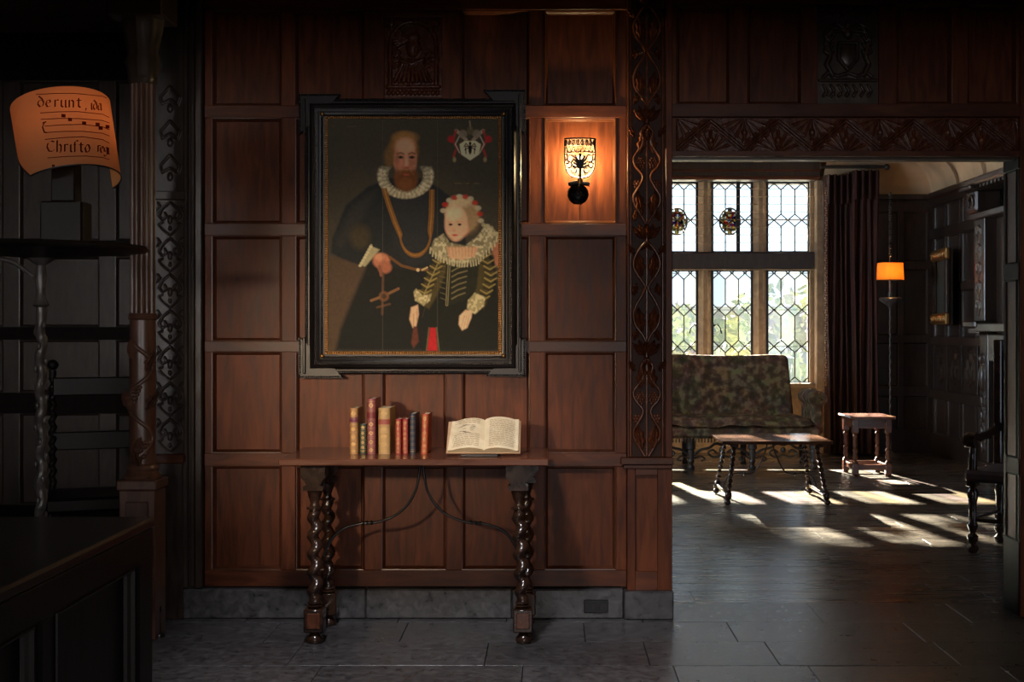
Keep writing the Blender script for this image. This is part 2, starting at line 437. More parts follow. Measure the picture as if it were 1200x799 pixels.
# pilaster foot
T5 = TB(5.97)
part('pilaster_cap', MB().cbox(PX(727), PX(788), 5.945, 6.04, PZ(543), PZ(535), .003), oakrail, wb)
part('pilaster_cap', MB().cbox(PX(730), PX(787), 5.955, 6.04, PZ(548), PZ(543.2), .003), oakrail, wb)
part('pedestal_panel', MB().box(PX(744), PX(770), 5.985, 6.04, PZ(668), PZ(552)), oak, wb)
for a, b, c_, d_ in ((734.5,744,690,548),(770,787,690,548)): part('stile', MB().cbox(PX(a), PX(b), 5.965, 6.04, PZ(c_), PZ(d_), .002), oak, wb)
for c_, d_ in ((690,668),(556,548)): part('rail', MB().cbox(PX(744), PX(770), 5.966, 6.04, PZ(c_), PZ(d_), .002), oakrail, wb)
part('stone_plinth', MB().cbox(PX(730)+.002, PX(788), 5.935, 6.04, 0, PZ(690), .005), slate, wb)

# carved bust panel (top, between stiles B and D)
X, Y = gridxy(110, 150)
H = np.zeros_like(X); Xp = X*.272; Yp = Y*.36          # metres
def sym(H, pts, wd, h):
    H = ridge(H, Xp, Yp, pts, wd, h); return ridge(H, Xp, Yp, [(.272-a, b) for a, b in pts], wd, h)
arc = [(.136+.108*math.cos(a), .125-.105*math.sin(a)) for a in np.linspace(0, PI, 20)]
H = ridge(H, Xp, Yp, [(.028,.30)]+arc[::-1]+[(.244,.30)], .011, .016)
H = ridge(H, Xp, Yp, [(.016,.315),(.256,.315)], .010, .015)
H = dome(H, Xp, Yp, .135, .135, .034, .046, .024); H = dome(H, Xp, Yp, .150, .150, .014, .022, .028)
H = dome(H, Xp, Yp, .165, .143, .010, .007, .022); H = dome(H, Xp, Yp, .13, .092, .040, .020, .026)
for i in range(7):
    a = 2.4+i*.22; H = ridge(H, Xp, Yp, [(.12,.10),(.12+.075*math.cos(a), .10-.06*math.sin(a))], .008, .018)
for i in range(9):
    x_ = .05+i*.021; H = ridge(H, Xp, Yp, [(.13+(x_-.13)*.45,.195),(x_,.29)], .009, .018)
H = ridge(H, Xp, Yp, [(.08,.20),(.13,.215),(.18,.195)], .012, .024)
for i in range(4):
    H = sym(H, [(.05,.16+i*.022),(.066,.15+i*.022),(.075,.165+i*.022)], .006, .014)
for c_ in ((.03,.03),(.242,.03)): H = dome(H, Xp, Yp, c_[0], c_[1], .018, .018, .014)
for i in range(12): H = dome(H, Xp, Yp, .022+i*.0207, .342, .009, .012, .012)
H += .0012*rng.rand(*H.shape)
relief('carved_bust_panel', T6, PX(450), PX(518), PZ(113), PZ(20), H, carve, wb, base=-.012)
rail(T6, PX(450), PX(518), PZ(20), PZ(12), wb); rail(T6, PX(450), PX(518), PZ(124), PZ(113), wb)
part('panel', MB().box(PX(449), PX(519), 6.02, 6.04, PZ(114), PZ(19)), carve, wb)

# ---- lintel wall over opening + right return : wall_lintel
wr = struct('wall_right', MB().box(2.2, 3.6, 6.036, 6.21, 0, 3.2), oak)
wlt = struct('trim_1', MB().box(.568, 2.2, 6.036, 6.21, 2.158, 3.2), oak)
for a, b in ((793,856),(876,940),(1051,1116),(1134,1192)): panel_cell(T6, PX(a), PX(b), PZ(122), PZ(6), wlt)
for a, b in ((787,793),(856,876),(940,958),(1030,1051),(1116,1134),(1192,1195)): stile(T6, PX(a), PX(b), PZ(122)+.0005, PZ(6)-.0005, wlt)
rail(T6, PX(787), PX(1195), PZ(6), 3.2, wlt, proud=.014); rail(T6, PX(787), PX(1195), PZ(137), PZ(122), wlt, proud=.012)
rail(T6, PX(787), PX(1195), 2.158, PZ(177), wlt, proud=.006)
# carved achievement panel
X, Y = gridxy(110, 160); Xp = X*.288; Yp = Y*.44; H = np.zeros_like(X); Wd = .288
def sym2(H, pts, wd, h):
    H = ridge(H, Xp, Yp, pts, wd, h); return ridge(H, Xp, Yp, [(Wd-a, b) for a, b in pts], wd, h)
shield = [(.10,.16),(.188,.16),(.188,.235),(.144,.285),(.10,.235),(.10,.16)]
H = ridge(H, Xp, Yp, shield, .008, .018); H = dome(H, Xp, Yp, .144, .215, .040, .055, .012)
H = dome(H, Xp, Yp, .144, .115, .024, .028, .024); H = dome(H, Xp, Yp, .144, .075, .014, .02, .02)
for k in range(3):
    H = sym2(H, [(.144,.10),(.09-.012*k,.07+.02*k),(.05,.09+.03*k),(.035,.13+.035*k),(.06,.15+.035*k),(.075,.13+.035*k)], .007, .016)
H = sym2(H, [(.05,.18),(.062,.22),(.045,.26),(.07,.31)], .012, .020)
for s_ in (.05, .238): H = dome(H, Xp, Yp, s_, .165, .014, .016, .022)
H = sym2(H, [(.144,.30),(.10,.315),(.05,.30),(.03,.32)], .008, .015)
H = ridge(H, Xp, Yp, [(.01,.335),(.278,.335)], .006, .012)
for i in range(7): 
    H = ridge(H, Xp, Yp, [(.03+i*.035,.36),(.045+i*.035,.385),(.03+i*.035,.41)], .006, .010); H = dome(H, Xp, Yp, .045+i*.033, .40, .007, .007, .012)
for i in range(5): H = dome(H, Xp, Yp, .064+i*.04, .028, .012, .012, .012)
relief('carved_arms_panel', T6, PX(958), PX(1030), PZ(120), PZ(10), H, darkoak, wlt, base=-.014)
part('panel', MB().box(PX(957), PX(1031), 6.02, 6.036, PZ(122), PZ(6)), darkoak, wlt)
# chevron frieze
nx = 1000; nzz = 96; X, Y = gridxy(nx, nzz); WF = PX(1195)-PX(793); HF = .156
Xp = X*WF; Yp = Y*HF; H = np.zeros_like(X)
per = 79.5/250*1.0; ph = (833-793)/250
t = np.mod(Xp-ph+per/2, per)-per/2     # 0 at chevron apex (top)
apexlow = per/2
zig = .012+(HF-.024)*np.abs(t)/(per/2)
d = (Yp-zig)*math.cos(math.atan2(HF-.024, per/2))
for off, wd, h in ((0,.006,.012),(.012,.005,.010),(-.012,.005,.010),(.024,.003,.006),(-.024,.003,.006)):
    H = np.maximum(H, h*np.sqrt(np.clip(1-((d-off)/wd)**2, 0, 1)))
below = (Yp-zig) > .02
ang = np.arctan2(t, HF-Yp+.004); fan = .006*np.clip(np.cos(ang*16), 0, 1)*(np.abs(t) < per*.36)
H = np.where(below, np.maximum(H, fan), H)
t2 = np.mod(Xp-ph, per)-per/2
ang = np.arctan2(t2, Yp+.004); fan = .006*np.clip(np.cos(ang*16), 0, 1)*(np.abs(t2) < per*.36)
H = np.where((Yp-zig) < -.02, np.maximum(H, fan), H)
H = H*(Yp > .004)*(Yp < HF-.004)
relief('carved_chevron_frieze', T6, PX(793), PX(1195), PZ(177), PZ(138), H, carve, wlt, base=-.018)
dm = MB(); dm.lathe([(.0015,.05),(.004,.03),(.005,.012),(.013,.004),(.016,-.008),(.012,-.02),(.005,-.026),(.006,-.034),(.009,-.038),(.004,-.048)], 0, 0, 10)
drop_me = dm.mesh('drop_ornament', carve, 60)
k = 0; x_ = PX(833)
while x_ < PX(1190):
    o = part('drop_ornament', drop_me, None, wlt, loc=(x_, 6.008, PZ(162)))
    if x_+per/2 < PX(1190): o = part('drop_ornament', drop_me, None, wlt, loc=(x_+per/2, 6.008, PZ(153)))
    x_ += per
# soffit board, with pale slivers whose colour stands for light in its recesses
sof = part('soffit_board', MB().box(.57, 2.2, 6.05, 6.10, 2.147, 2.157), darkoak, wlt)
for xx in (795, 885, 983, 1085, 1168):
    m = MB(); a = PX(xx); m.add([(a-.02,6.06,2.150),(a+.02,6.06,2.150),(a+.06,6.15,2.150),(a+.02,6.15,2.150),(a-.02,6.06,2.159),(a+.02,6.06,2.159),(a+.06,6.15,2.159),(a+.02,6.15,2.159)],
        [(0,3,2,1),(4,5,6,7),(0,1,5,4),(1,2,6,5),(2,3,7,6),(3,0,4,7)]); part('soffit_light_sliver', m, plaster, wlt)
# right jamb with small panels (faces -X)
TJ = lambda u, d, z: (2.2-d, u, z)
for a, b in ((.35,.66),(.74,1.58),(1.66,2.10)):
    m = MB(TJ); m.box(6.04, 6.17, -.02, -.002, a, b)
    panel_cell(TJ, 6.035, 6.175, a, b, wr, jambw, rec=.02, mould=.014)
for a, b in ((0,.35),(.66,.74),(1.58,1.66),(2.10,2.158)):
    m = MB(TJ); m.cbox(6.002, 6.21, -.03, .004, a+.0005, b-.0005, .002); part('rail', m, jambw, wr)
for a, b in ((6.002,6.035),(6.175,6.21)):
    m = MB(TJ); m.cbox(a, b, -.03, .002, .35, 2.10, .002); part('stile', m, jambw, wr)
part('stile', MB().cbox(2.2, 3.6, 5.99, 6.04, 0, 3.2, .003), oak, wr)

# ---- left: pilaster strip, alcove, column
wl_ = struct('wall_left', MB().box(-4.05, -4.0, -3, 8.2, 0, 3.2), blackoak)
part('stone_step', MB().box(-1.9, -1.64, 6.0, 6.21, 0, 3.2), darkoak, wl_)
X, Y = gridxy(60, 560); Xp = X*.13; Yp = Y*1.30; H = np.zeros_like(X)
def s3(H, pts, wd, h):
    H = ridge(H, Xp, Yp, pts, wd, h); return ridge(H, Xp, Yp, [(.13-a, b) for a, b in pts], wd, h)
for k in range(7):
    o_ = k*.186
    H = s3(H, [(.065,o_+.01),(.030,o_+.045),(.014,o_+.08),(.03,o_+.10),(.05,o_+.085),(.04,o_+.065)], .006, .010)
    H = s3(H, [(.065,o_+.18),(.03,o_+.15),(.012,o_+.125),(.03,o_+.115)], .005, .009)
    H = dome(H, Xp, Yp, .065, o_+.10, .012, .022, .012); H = dome(H, Xp, Yp, .065, o_+.145, .008, .012, .010)
    H = s3(H, [(.004,o_+.05),(.02,o_+.03),(.008,o_+.01)], .005, .008)
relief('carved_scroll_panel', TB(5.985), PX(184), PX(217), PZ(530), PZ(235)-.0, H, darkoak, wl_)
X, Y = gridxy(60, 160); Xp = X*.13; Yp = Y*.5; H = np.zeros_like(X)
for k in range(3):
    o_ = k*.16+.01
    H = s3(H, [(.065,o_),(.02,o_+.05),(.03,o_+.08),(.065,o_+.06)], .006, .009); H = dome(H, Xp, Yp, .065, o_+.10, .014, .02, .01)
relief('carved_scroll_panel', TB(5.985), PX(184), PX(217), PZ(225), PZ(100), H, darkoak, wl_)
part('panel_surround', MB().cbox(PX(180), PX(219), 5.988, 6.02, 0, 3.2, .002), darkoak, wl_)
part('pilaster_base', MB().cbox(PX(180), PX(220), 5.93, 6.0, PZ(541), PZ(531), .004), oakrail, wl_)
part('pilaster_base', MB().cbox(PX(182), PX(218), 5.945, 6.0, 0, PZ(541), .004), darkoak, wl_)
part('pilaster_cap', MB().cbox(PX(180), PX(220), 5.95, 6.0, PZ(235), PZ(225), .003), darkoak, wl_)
# alcove back wall
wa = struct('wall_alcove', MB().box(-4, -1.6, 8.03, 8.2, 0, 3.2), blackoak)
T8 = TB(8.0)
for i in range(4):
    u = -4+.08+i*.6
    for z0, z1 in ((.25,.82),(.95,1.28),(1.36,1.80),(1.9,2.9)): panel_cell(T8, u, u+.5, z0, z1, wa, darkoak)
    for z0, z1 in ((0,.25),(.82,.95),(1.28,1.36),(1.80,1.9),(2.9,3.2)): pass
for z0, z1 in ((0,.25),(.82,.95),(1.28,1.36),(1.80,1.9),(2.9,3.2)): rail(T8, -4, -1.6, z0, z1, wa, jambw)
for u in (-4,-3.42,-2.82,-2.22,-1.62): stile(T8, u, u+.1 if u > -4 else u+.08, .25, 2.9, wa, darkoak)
struct('wall_alcove_side', MB().box(-1.64, -1.58, 6.21, 8.2, 0, 3.2), blackoak)
# carved column
colw = grain('column_oak', (.055,.025,.016), (.11,.052,.034), (.26,.38), (6,6,1), 6, .1, var=.1)
col = thing('carved_column', 'slender round wooden column, fluted above and carved with a fruiting vine below, left of the scroll-carved strip', 'column', (-1.79, 5.62, 0))
YC = 5.62
part('pedestal', MB().cbox(-.078,.078,-.078,.078,0,PZ(572,YC),.004), colw, col)
pd = MB(); pd.cbox(-.05,.05,-.084,-.076,.2,.60,.004); part('pedestal_panel', pd, colw, col)
part('pedestal_cap', MB().cbox(-.088,.088,-.088,.088,PZ(572,YC),PZ(560,YC),.006), colw, col)
zb = PZ(560, YC)
part('base_moulding', MB().lathe([(.078,zb),(.082,zb+.012),(.07,zb+.024),(.062,zb+.032),(.07,zb+.045),(.066,zb+.058),(.056,zb+.066)],0,0,24), colw, col, 40)
z1 = PZ(375, YC)
part('lower_shaft', MB().lathe([(.055,zb+.06),(.057,zb+.3),(.055,z1)],0,0,28), colw, col, 60)
part('collar', MB().lathe([(.055,z1),(.062,z1+.006),(.058,z1+.014),(.061,z1+.022),(.056,z1+.03)],0,0,24), colw, col, 40)
fl_ = MB(); fl_.lathe([(.054,z1+.03),(.053,2.42)],0,0,96,R=lambda a,z,r: r-.008*abs(math.sin(a*8))**.6); part('fluted_shaft', fl_, colw, col, 50)
part('capital', MB().lathe([(.055,2.42),(.065,2.44),(.06,2.46),(.075,2.52),(.062,2.56),(.085,2.66),(.088,2.70)],0,0,20,R=lambda a,z,r: r+.006*math.cos(a*8)*(z > 2.45)), darkoak, col, 40)
part('entablature_block', MB().cbox(-.12,.12,-.12,.12,2.70,3.199,.006), darkoak, col)
vv = MB(); pth = []
for i in range(60):
    t = i/59; a = -PI/2+1.1*math.sin(t*PI*3.2); pth.append((.0585*math.cos(a), .0585*math.sin(a), zb+.10+t*.50))
vv.tube(pth, .0095, 7); part('vine', vv, colw, col, 60)
gcol = MB()
for (az, z_, s_) in ((-.3,.40,1),(.4,.16,1)):
    for r_ in range(5):
        for i in range(5-r_):
            a = -PI/2+az+(i-(4-r_)/2)*.22; gcol.ball((.058*math.cos(a), .058*math.sin(a), zb+z_-r_*.016), .0090, 6, 4)
part('grape_cluster', gcol, colw, col, 80)
col_leaf = leaf_small.copy(); col_leaf.materials[0] = colw
for az, z_, tl in ((.55,.47,.4),(-.6,.30,-.5),(-.45,.10,.5),(.5,.30,.6),(-.5,.52,0),(.1,.05,-.3)):
    a = -PI/2+az; o = part('leaf', col_leaf, None, col, loc=(.055*math.cos(a), .055*math.sin(a), zb+z_)); o.rotation_euler = (0, tl, az); o.scale = (1.4,1.3,1.5) 

# ---- hall shell
struct('ceiling', MB().box(-4, 4.3, -3.1, 8.2, 3.2, 3.3), ceilbrown)
struct('wall_rear', MB().box(-4, 4.3, -3.15, -3.05, 0, 3.2), blackoak)
struct('wall_hall_right', MB().box(3.6, 3.7, -3.1, 6.2, 0, 3.2), blackoak)
struct('shade_beam', MB().cbox(-3.95, 3.55, 2.95, 3.25, 2.25, 3.199, .02), blackoak)  # unseen beam added to throw shade on the top of the panelled wall

# ================================================================== FAR ROOM
WY = 14.0
wf = struct('wall_far', MB().box(-1.6, -.68, 13.9, 14.3, 0, 3.3), stone)
part('wall_below_sill', MB().box(-.68, 2.9, 13.95, 14.3, 0, .74), stone, wf)
part('window_head', MB().box(-.68, 2.9, 13.78, 14.3, 2.95, 3.3), darkoak, wf)
part('window_head_moulding', MB().cbox(-.68, 2.9, 13.74, 13.78, 2.95, 2.99, .006), oakrail, wf)
part('window_head_moulding', MB().cbox(-.68, 2.9, 13.75, 13.78, 3.04, 3.06, .005), oakrail, wf)
part('window_sill', MB().cbox(-.68, 2.9, 13.86, 14.06, .70, .758, .01), stone, wf)
part('transom', MB().cbox(-.68, 2.9, 13.90, 14.12, 1.985, 2.185, .02), darkoak, wf)
part('transom_edge', MB().cbox(-.68, 2.9, 13.89, 13.91, 1.985, 2.0, .004), stone, wf)
part('window_reveal', MB().cbox(2.87, 3.0, 13.80, 14.2, 0, 2.95, .01), stone, wf)
LX = [(-.62,-.2),(-.02,.4),(.58,1.0),(1.18,1.60),(1.77,2.20),(2.37,2.825)]
gx = [-.68]+[(LX[i][1]+LX[i+1][0])/2 for i in range(5)]+[2.87]
for i in range(7):
    a = LX[i-1][1] if i > 0 else -.68
    b = LX[i][0] if i < 6 else 2.87
    for z0, z1 in ((.758,1.985),(2.185,2.95)):
        m = MB(); mid = (a+b)/2
        if i in (0, 6): m.box(a, b, 13.93, 14.10, z0, z1)
        else:
            P_ = [(a,14.06),(a,14.0),(mid-.022,13.90),(mid+.022,13.90),(b,14.0),(b,14.06),(mid,14.12)]
            m.add([(x,y,z0) for x,y in P_]+[(x,y,z1) for x,y in P_], [tuple(range(7))[::-1], tuple(range(7,14))]+[(k,(k+1)%7,7+(k+1)%7,7+k) for k in range(7)])
        part('mullion', m, stone, wf)
def glass(name, tint, t=.9, milk=0.0):
    m, N, L, P = newmat(name)
    tr = N.new('ShaderNodeBsdfTransparent'); tr.inputs[0].default_value = (*tint, 1)
    gl = N.new('ShaderNodeBsdfGlossy'); gl.inputs['Roughness'].default_value = .08
    mx = N.new('ShaderNodeMixShader'); mx.inputs[0].default_value = 1-t
    L.new(tr.outputs[0], mx.inputs[1]); L.new(gl.outputs[0], mx.inputs[2])
    L.new(mx.outputs[0], N['Material Output'].inputs[0]); return m
gl_kinds = [glass('clear_quarry', (.93,.95,.93)), glass('green_quarry', (.74,.80,.74)), glass('lilac_quarry', (.78,.76,.78)), glass('straw_quarry', (.90,.88,.76)), glass('grey_quarry', (.72,.74,.72))]
def hexclip(poly, x0, x1, z0, z1):
    def clip(P, ins, inter):
        out = []
        for i in range(len(P)):
            a = P[i-1]; b = P[i]
            if ins(b):
                if not ins(a): out.append(inter(a,b))
                out.append(b)
            elif ins(a): out.append(inter(a,b))
        return out
    def ix(v): return lambda a,b: (v, a[1]+(b[1]-a[1])*(v-a[0])/(b[0]-a[0]))
    def iz(v): return lambda a,b: (a[0]+(b[0]-a[0])*(v-a[1])/(b[1]-a[1]), v)
    for ins, it in ((lambda p: p[0] >= x0-1e-9, ix(x0)), (lambda p: p[0] <= x1+1e-9, ix(x1)), (lambda p: p[1] >= z0-1e-9, iz(z0)), (lambda p: p[1] <= z1+1e-9, iz(z1))):
        if len(poly) < 3: return []
        poly = clip(poly, ins, it)
    return poly
for wi, (a, b) in enumerate(LX):
    wo = bpy.data.objects.new('window_%d' % (wi+1), None); C.objects.link(wo); wo['kind'] = 'structure'
    for (z0, z1, up) in ((.758,1.985,0),(2.185,2.95,1)):
        cw = (b-a)/3; dh = .067; per_ = .40
        zc0 = (2.535 if up else 1.555)
        leadm = MB(); bars = []
        rows = [zc0+k_*per_ for k_ in range(-3, 4)]
        def seg(p, q):
            pp = hexclip_seg(p, q)
            if pp: bars.append(pp)
        def hexclip_seg(p, q):
            # Liang-Barsky
            x0_, z0_ = p; dx = q[0]-p[0]; dz = q[1]-p[1]; t0, t1 = 0, 1
            for pv, qv in ((-dx, x0_-a), (dx, b-x0_), (-dz, z0_-z0), (dz, z1-z0_)):
                if abs(pv) < 1e-12:
                    if qv < -1e-9: return None
                else:
                    r_ = qv/pv
                    if pv < 0: t0 = max(t0, r_)
                    else: t1 = min(t1, r_)
            if t0 >= t1: return None
            return (x0_+dx*t0, z0_+dz*t0, x0_+dx*t1, z0_+dz*t1)
        for zc in rows:
            for c_ in range(0, 4):
                xv = a+c_*cw
                for sx in (-1, 1):
                    for sz in (-1, 1): seg((xv, zc+sz*dh), (xv+sx*cw/2, zc))
                if 0 < c_ < 3: seg((xv, zc+dh), (xv, zc+per_-dh))
            # panes
            for c_ in range(0, 3):
                xa = a+c_*cw; xb = xa+cw; xm = (xa+xb)/2
                hx = hexclip([(xm,zc),(xb,zc+dh),(xb,zc+per_-dh),(xm,zc+per_),(xa,zc+per_-dh),(xa,zc+dh)], a, b, z0, z1)
                if len(hx) >= 3 and (max(p[1] for p in hx)-min(p[1] for p in hx)) > .02:
                    tl = random.uniform(-.004,.004)
                    part('pane', MB().prism(hx, WY+tl, WY+tl+.003), gl_kinds[0 if up else random.choice((0,1,2,3,4,4))], wo)
            for c_ in range(0, 4):
                xv = a+c_*cw
                dm_ = hexclip([(xv,zc-dh),(xv+cw/2,zc),(xv,zc+dh),(xv-cw/2,zc)], a, b, z0, z1)
                if len(dm_) >= 3 and (max(p[1] for p in dm_)-min(p[1] for p in dm_)) > .02:
                    part('pane', MB().prism(dm_, WY, WY+.003), gl_kinds[0 if up else random.choice((0,0,3,4))], wo)
        for (xa, za, xb, zb_) in bars:
            leadm.tube([(xa, WY-.002, za), (xb, WY-.002, zb_)], .0068, 4)
        part('leadwork', leadm, lead, wo, stuff=True)
        sb = MB()
        for zc in rows:
            if z0 < zc < z1: sb.tube([(a, WY-.012, zc), (b, WY-.012, zc)], .004, 5)
        part('saddle_bar', sb, iron, wo)
        fr = MB()
        for x_ in (a, b): fr.box(x_-.012, x_+.012, WY-.02, WY+.02, z0, z1)
        for z_ in (z0, z1): fr.box(a, b, WY-.02, WY+.02, z_-.012, z_+.012)
        part('window_frame', fr, iron, wo)
    if wi in (3, 4):
        cx = PX(793, WY) if wi == 3 else PX(855, WY); cz = PZ(259.5, WY)
        rd = MB(); cols = []; palette = [(.8,.55,.08),(.6,.05,.03),(.05,.08,.35),(.75,.7,.6),(.02,.02,.02),(.7,.3,.05),(.1,.3,.12)]
        vs = []; fs = []; n_ = 5
        for i in range(-n_, n_):
            for j in range(-n_, n_):
                x0_ = i/n_; z0_ = j/n_
                if (x0_+.1)**2+(z0_+.1)**2 < .9:
                    k_ = len(vs); s_ = 1/n_
                    for dx, dz in ((0,0),(s_,0),(s_,s_),(0,s_)): vs.append((cx+.105*(x0_+dx), WY-.014, cz+.135*(z0_+dz)))
                    fs.append((k_,k_+1,k_+2,k_+3))
                    inner = x0_**2+z0_**2 < .5
                    c = random.choice([tuple(v*v*.30 for v in q_) for q_ in palette[:6]] if inner else [(.16,.12,.03),(.10,.05,.01),(.02,.015,.01)]); cols += [c]*4
        rd.add(vs, fs); me = bpy.data.meshes.new('roundel'); me.from_pydata(rd.v, [], rd.f)
        m_, N, L, P = newmat('stained_glass_%d' % wi)
        at = N.new('ShaderNodeAttribute'); at.attribute_name = 'Col'; tr = N.new('ShaderNodeBsdfTransparent'); L.new(at.outputs['Color'], tr.inputs[0]); L.new(tr.outputs[0], N['Material Output'].inputs[0])
        me.materials.append(m_); setcol(me, np.array(cols)); part('heraldic_roundel', me, None, wo, label='oval coloured glass medallion')
        for q_ in (-.6,-.2,.2,.6):
            part('roundel_lead', MB().tube([(cx+.105*q_, WY-.016, cz-.135*math.sqrt(1-q_*q_)),(cx+.105*q_, WY-.016, cz+.135*math.sqrt(1-q_*q_))], .0035, 4), lead, wo)
            part('roundel_lead', MB().tube([(cx-.105*math.sqrt(1-q_*q_), WY-.016, cz+.135*q_),(cx+.105*math.sqrt(1-q_*q_), WY-.016, cz+.135*q_)], .0035, 4), lead, wo)
        part('roundel_lead', MB().tube([(cx+.112*math.cos(t), WY-.014, cz+.144*math.sin(t)) for t in np.linspace(0, 2*PI, 29)[:-1]], .010, 5, closed=True), lead, wo)
        part('roundel_lead', MB().tube([(cx+.07*math.cos(t), WY-.014, cz+.09*math.sin(t)) for t in np.linspace(0, 2*PI, 29)[:-1]], .004, 5, closed=True), lead, wo)
    if wi in (3, 4):
        sx = 1 if wi == 3 else -1; ex = LX[3][1]-.01 if wi == 3 else LX[4][0]+.02
        h_ = MB(); hz = PZ(381, WY)
        h_.tube([(ex, 13.97, hz),(ex-.03*sx, 13.955, hz+.01),(ex-.06*sx, 13.95, hz-.03),(ex-.075*sx, 13.95, hz-.09)], [.008,.007,.007,.010], 7); h_.ball((ex, 13.97, hz), .014)
        part('casement_latch', h_, iron, wo, 60)
part('iron_stay', MB().box(PX(863.5,13.9), PX(868,13.9), 13.94, 13.96, 2.185, 2.95), iron, wf)
# blind slats over the upper lights
bl = thing('slatted_blind', 'raised thin horizontal slats strung across the upper row of leaded windows', 'blind', (1.5, 13.86, 2.19))
for k in range(8):
    z_ = .09+k*.083
    m = MB(); m.box(-.9, 1.40, -.012, .012, z_, z_+.005); part('slat', m, stone, bl)
for x_ in (-.35, .25, .85, 1.30): part('cord', MB().tube([(x_, -.013, .05),(x_, -.013, .755)], .0015, 5), lead, bl)

# back wall right part & corner
part('wall_over_return', MB().box(2.88, 4.18, 13.93, 14.2, 2.79, 3.3), stone, wf)
cw_ = part('panelled_return', MB().box(2.9, 4.15, 13.93, 14.2, 0, 2.80), darkoak, wf)
T139 = TB(13.9)
for u0, u1 in ((3.45,3.78),(3.84,4.10)):
    for z0, z1 in ((.25,.62),(.72,1.2),(1.28,2.0),(2.08,2.62)): panel_cell(T139, u0, u1, z0, z1, wf, darkoak)
for z0, z1 in ((0,.25),(.62,.72),(1.2,1.28),(2.0,2.08),(2.62,2.80)): rail(T139, 3.0, 4.15, z0, z1, wf, darkoak)
for u0, u1 in ((3.0,3.45),(3.78,3.84),(4.10,4.15)): stile(T139, u0, u1, .25, 2.62, wf, darkoak)

# right wall of far room
wfr = struct('wall_far_right', MB().box(4.18, 4.35, 6.2, 14.2, 0, 3.3), darkoak)
TR = lambda u, d, z: (4.15-d, u, z)
ys_ = [6.3,7.2,8.1,9.0,9.9]
pan = [(12.98,13.4),(13.46,13.85),(12.5,12.92),(12.05,12.44)]
for u0, u1 in pan+[(9.6,10.2),(8.6,9.5),(7.4,8.5),(6.4,7.3)]:
    for z0, z1 in ((.22,.60),(.70,1.18),(1.26,1.74),(1.82,2.32),(2.42,2.66)): 
        if u0 > 12 and z0 == .70:
            X, Y = gridxy(40, 48); Xp = X*.4; Yp = Y*.48; H = np.zeros_like(X)
            H = dome(H, Xp, Yp, .2, .12, .05, .05, .02); H = dome(H, Xp, Yp, .2, .28, .035, .08, .02)
            for sx in (-1,1):
                H = ridge(H, Xp, Yp, [(.2,.40),(.2+sx*.1,.34),(.2+sx*.14,.22),(.2+sx*.08,.16),(.2+sx*.07,.24)], .02, .018)
                H = ridge(H, Xp, Yp, [(.2,.08),(.2+sx*.08,.05),(.2+sx*.14,.09)], .018, .016)
            relief('carved_panel', TR, u0, u1, z0, z1, H, darkoak, wfr, base=-.02)
        else: panel_cell(TR, u0, u1, z0, z1, wfr, darkoak)
for z0, z1, pr in ((0,.22,.02),(.60,.70,.035),(1.18,1.26,.02),(1.74,1.82,.012),(2.32,2.42,.03),(2.66,2.80,.05)): rail(TR, 6.3, 13.93, z0, z1, wfr, darkoak, proud=pr)
for u0, u1 in ((13.85,13.93),(13.4,13.46),(12.92,12.98),(12.44,12.5),(11.95,12.05),(10.2,10.4),(9.5,9.6),(8.5,8.6),(7.3,7.4),(6.3,6.4)): stile(TR, u0, u1, .22, 2.66, wfr, darkoak)
struct('wall_far_left', MB().box(-1.7, -1.62, 6.2, 14.2, 0, 3.3), stone)
struct('ceiling_far', MB().box(-1.6, 4.3, 6.2, 14.2, 3.16, 3.3), plaster)
# cove
m = MB(); arcp = [(4.13-.40*(1-math.cos(a)), 2.79+.37*math.sin(a)) for a in np.linspace(0, PI/2, 9)]
m.add([(x, yy, z) for yy in (6.22, 13.9) for x, z in arcp], [(i, i+1, 9+i+1, 9+i) for i in range(8)]); struct('trim_3', m, plaster, 60)
m = MB(); arcq = [(13.89-.40*(1-math.cos(a)), 2.79+.37*math.sin(a)) for a in np.linspace(0, PI/2, 9)]
m.add([(x, y_, z) for x in (2.95, 4.14) for y_, z in arcq], [(i, i+1, 9+i+1, 9+i) for i in range(8)]); struct('trim_4', m, plaster, 60)
bandm = plain('band_brown', (.20,.12,.06), .8)
for yy in (12.9, 12.1, 11.3, 10.5, 9.7):
    m = MB(); m.add([(x-.006, yy+dy, z-.006) for dy in (0,.09) for x, z in arcp], [(i, i+1, 9+i+1, 9+i) for i in range(8)]); part('cove_band', m, bandm, bpy.data.objects['trim_3'], 60)
part('crown_moulding', MB().cbox(4.05, 4.15, 6.3, 13.9, 2.74, 2.80, .012), darkoak, wfr)
part('crown_moulding', MB().cbox(3.0, 4.15, 13.80, 13.93, 2.74, 2.80, .012), darkoak, wf)

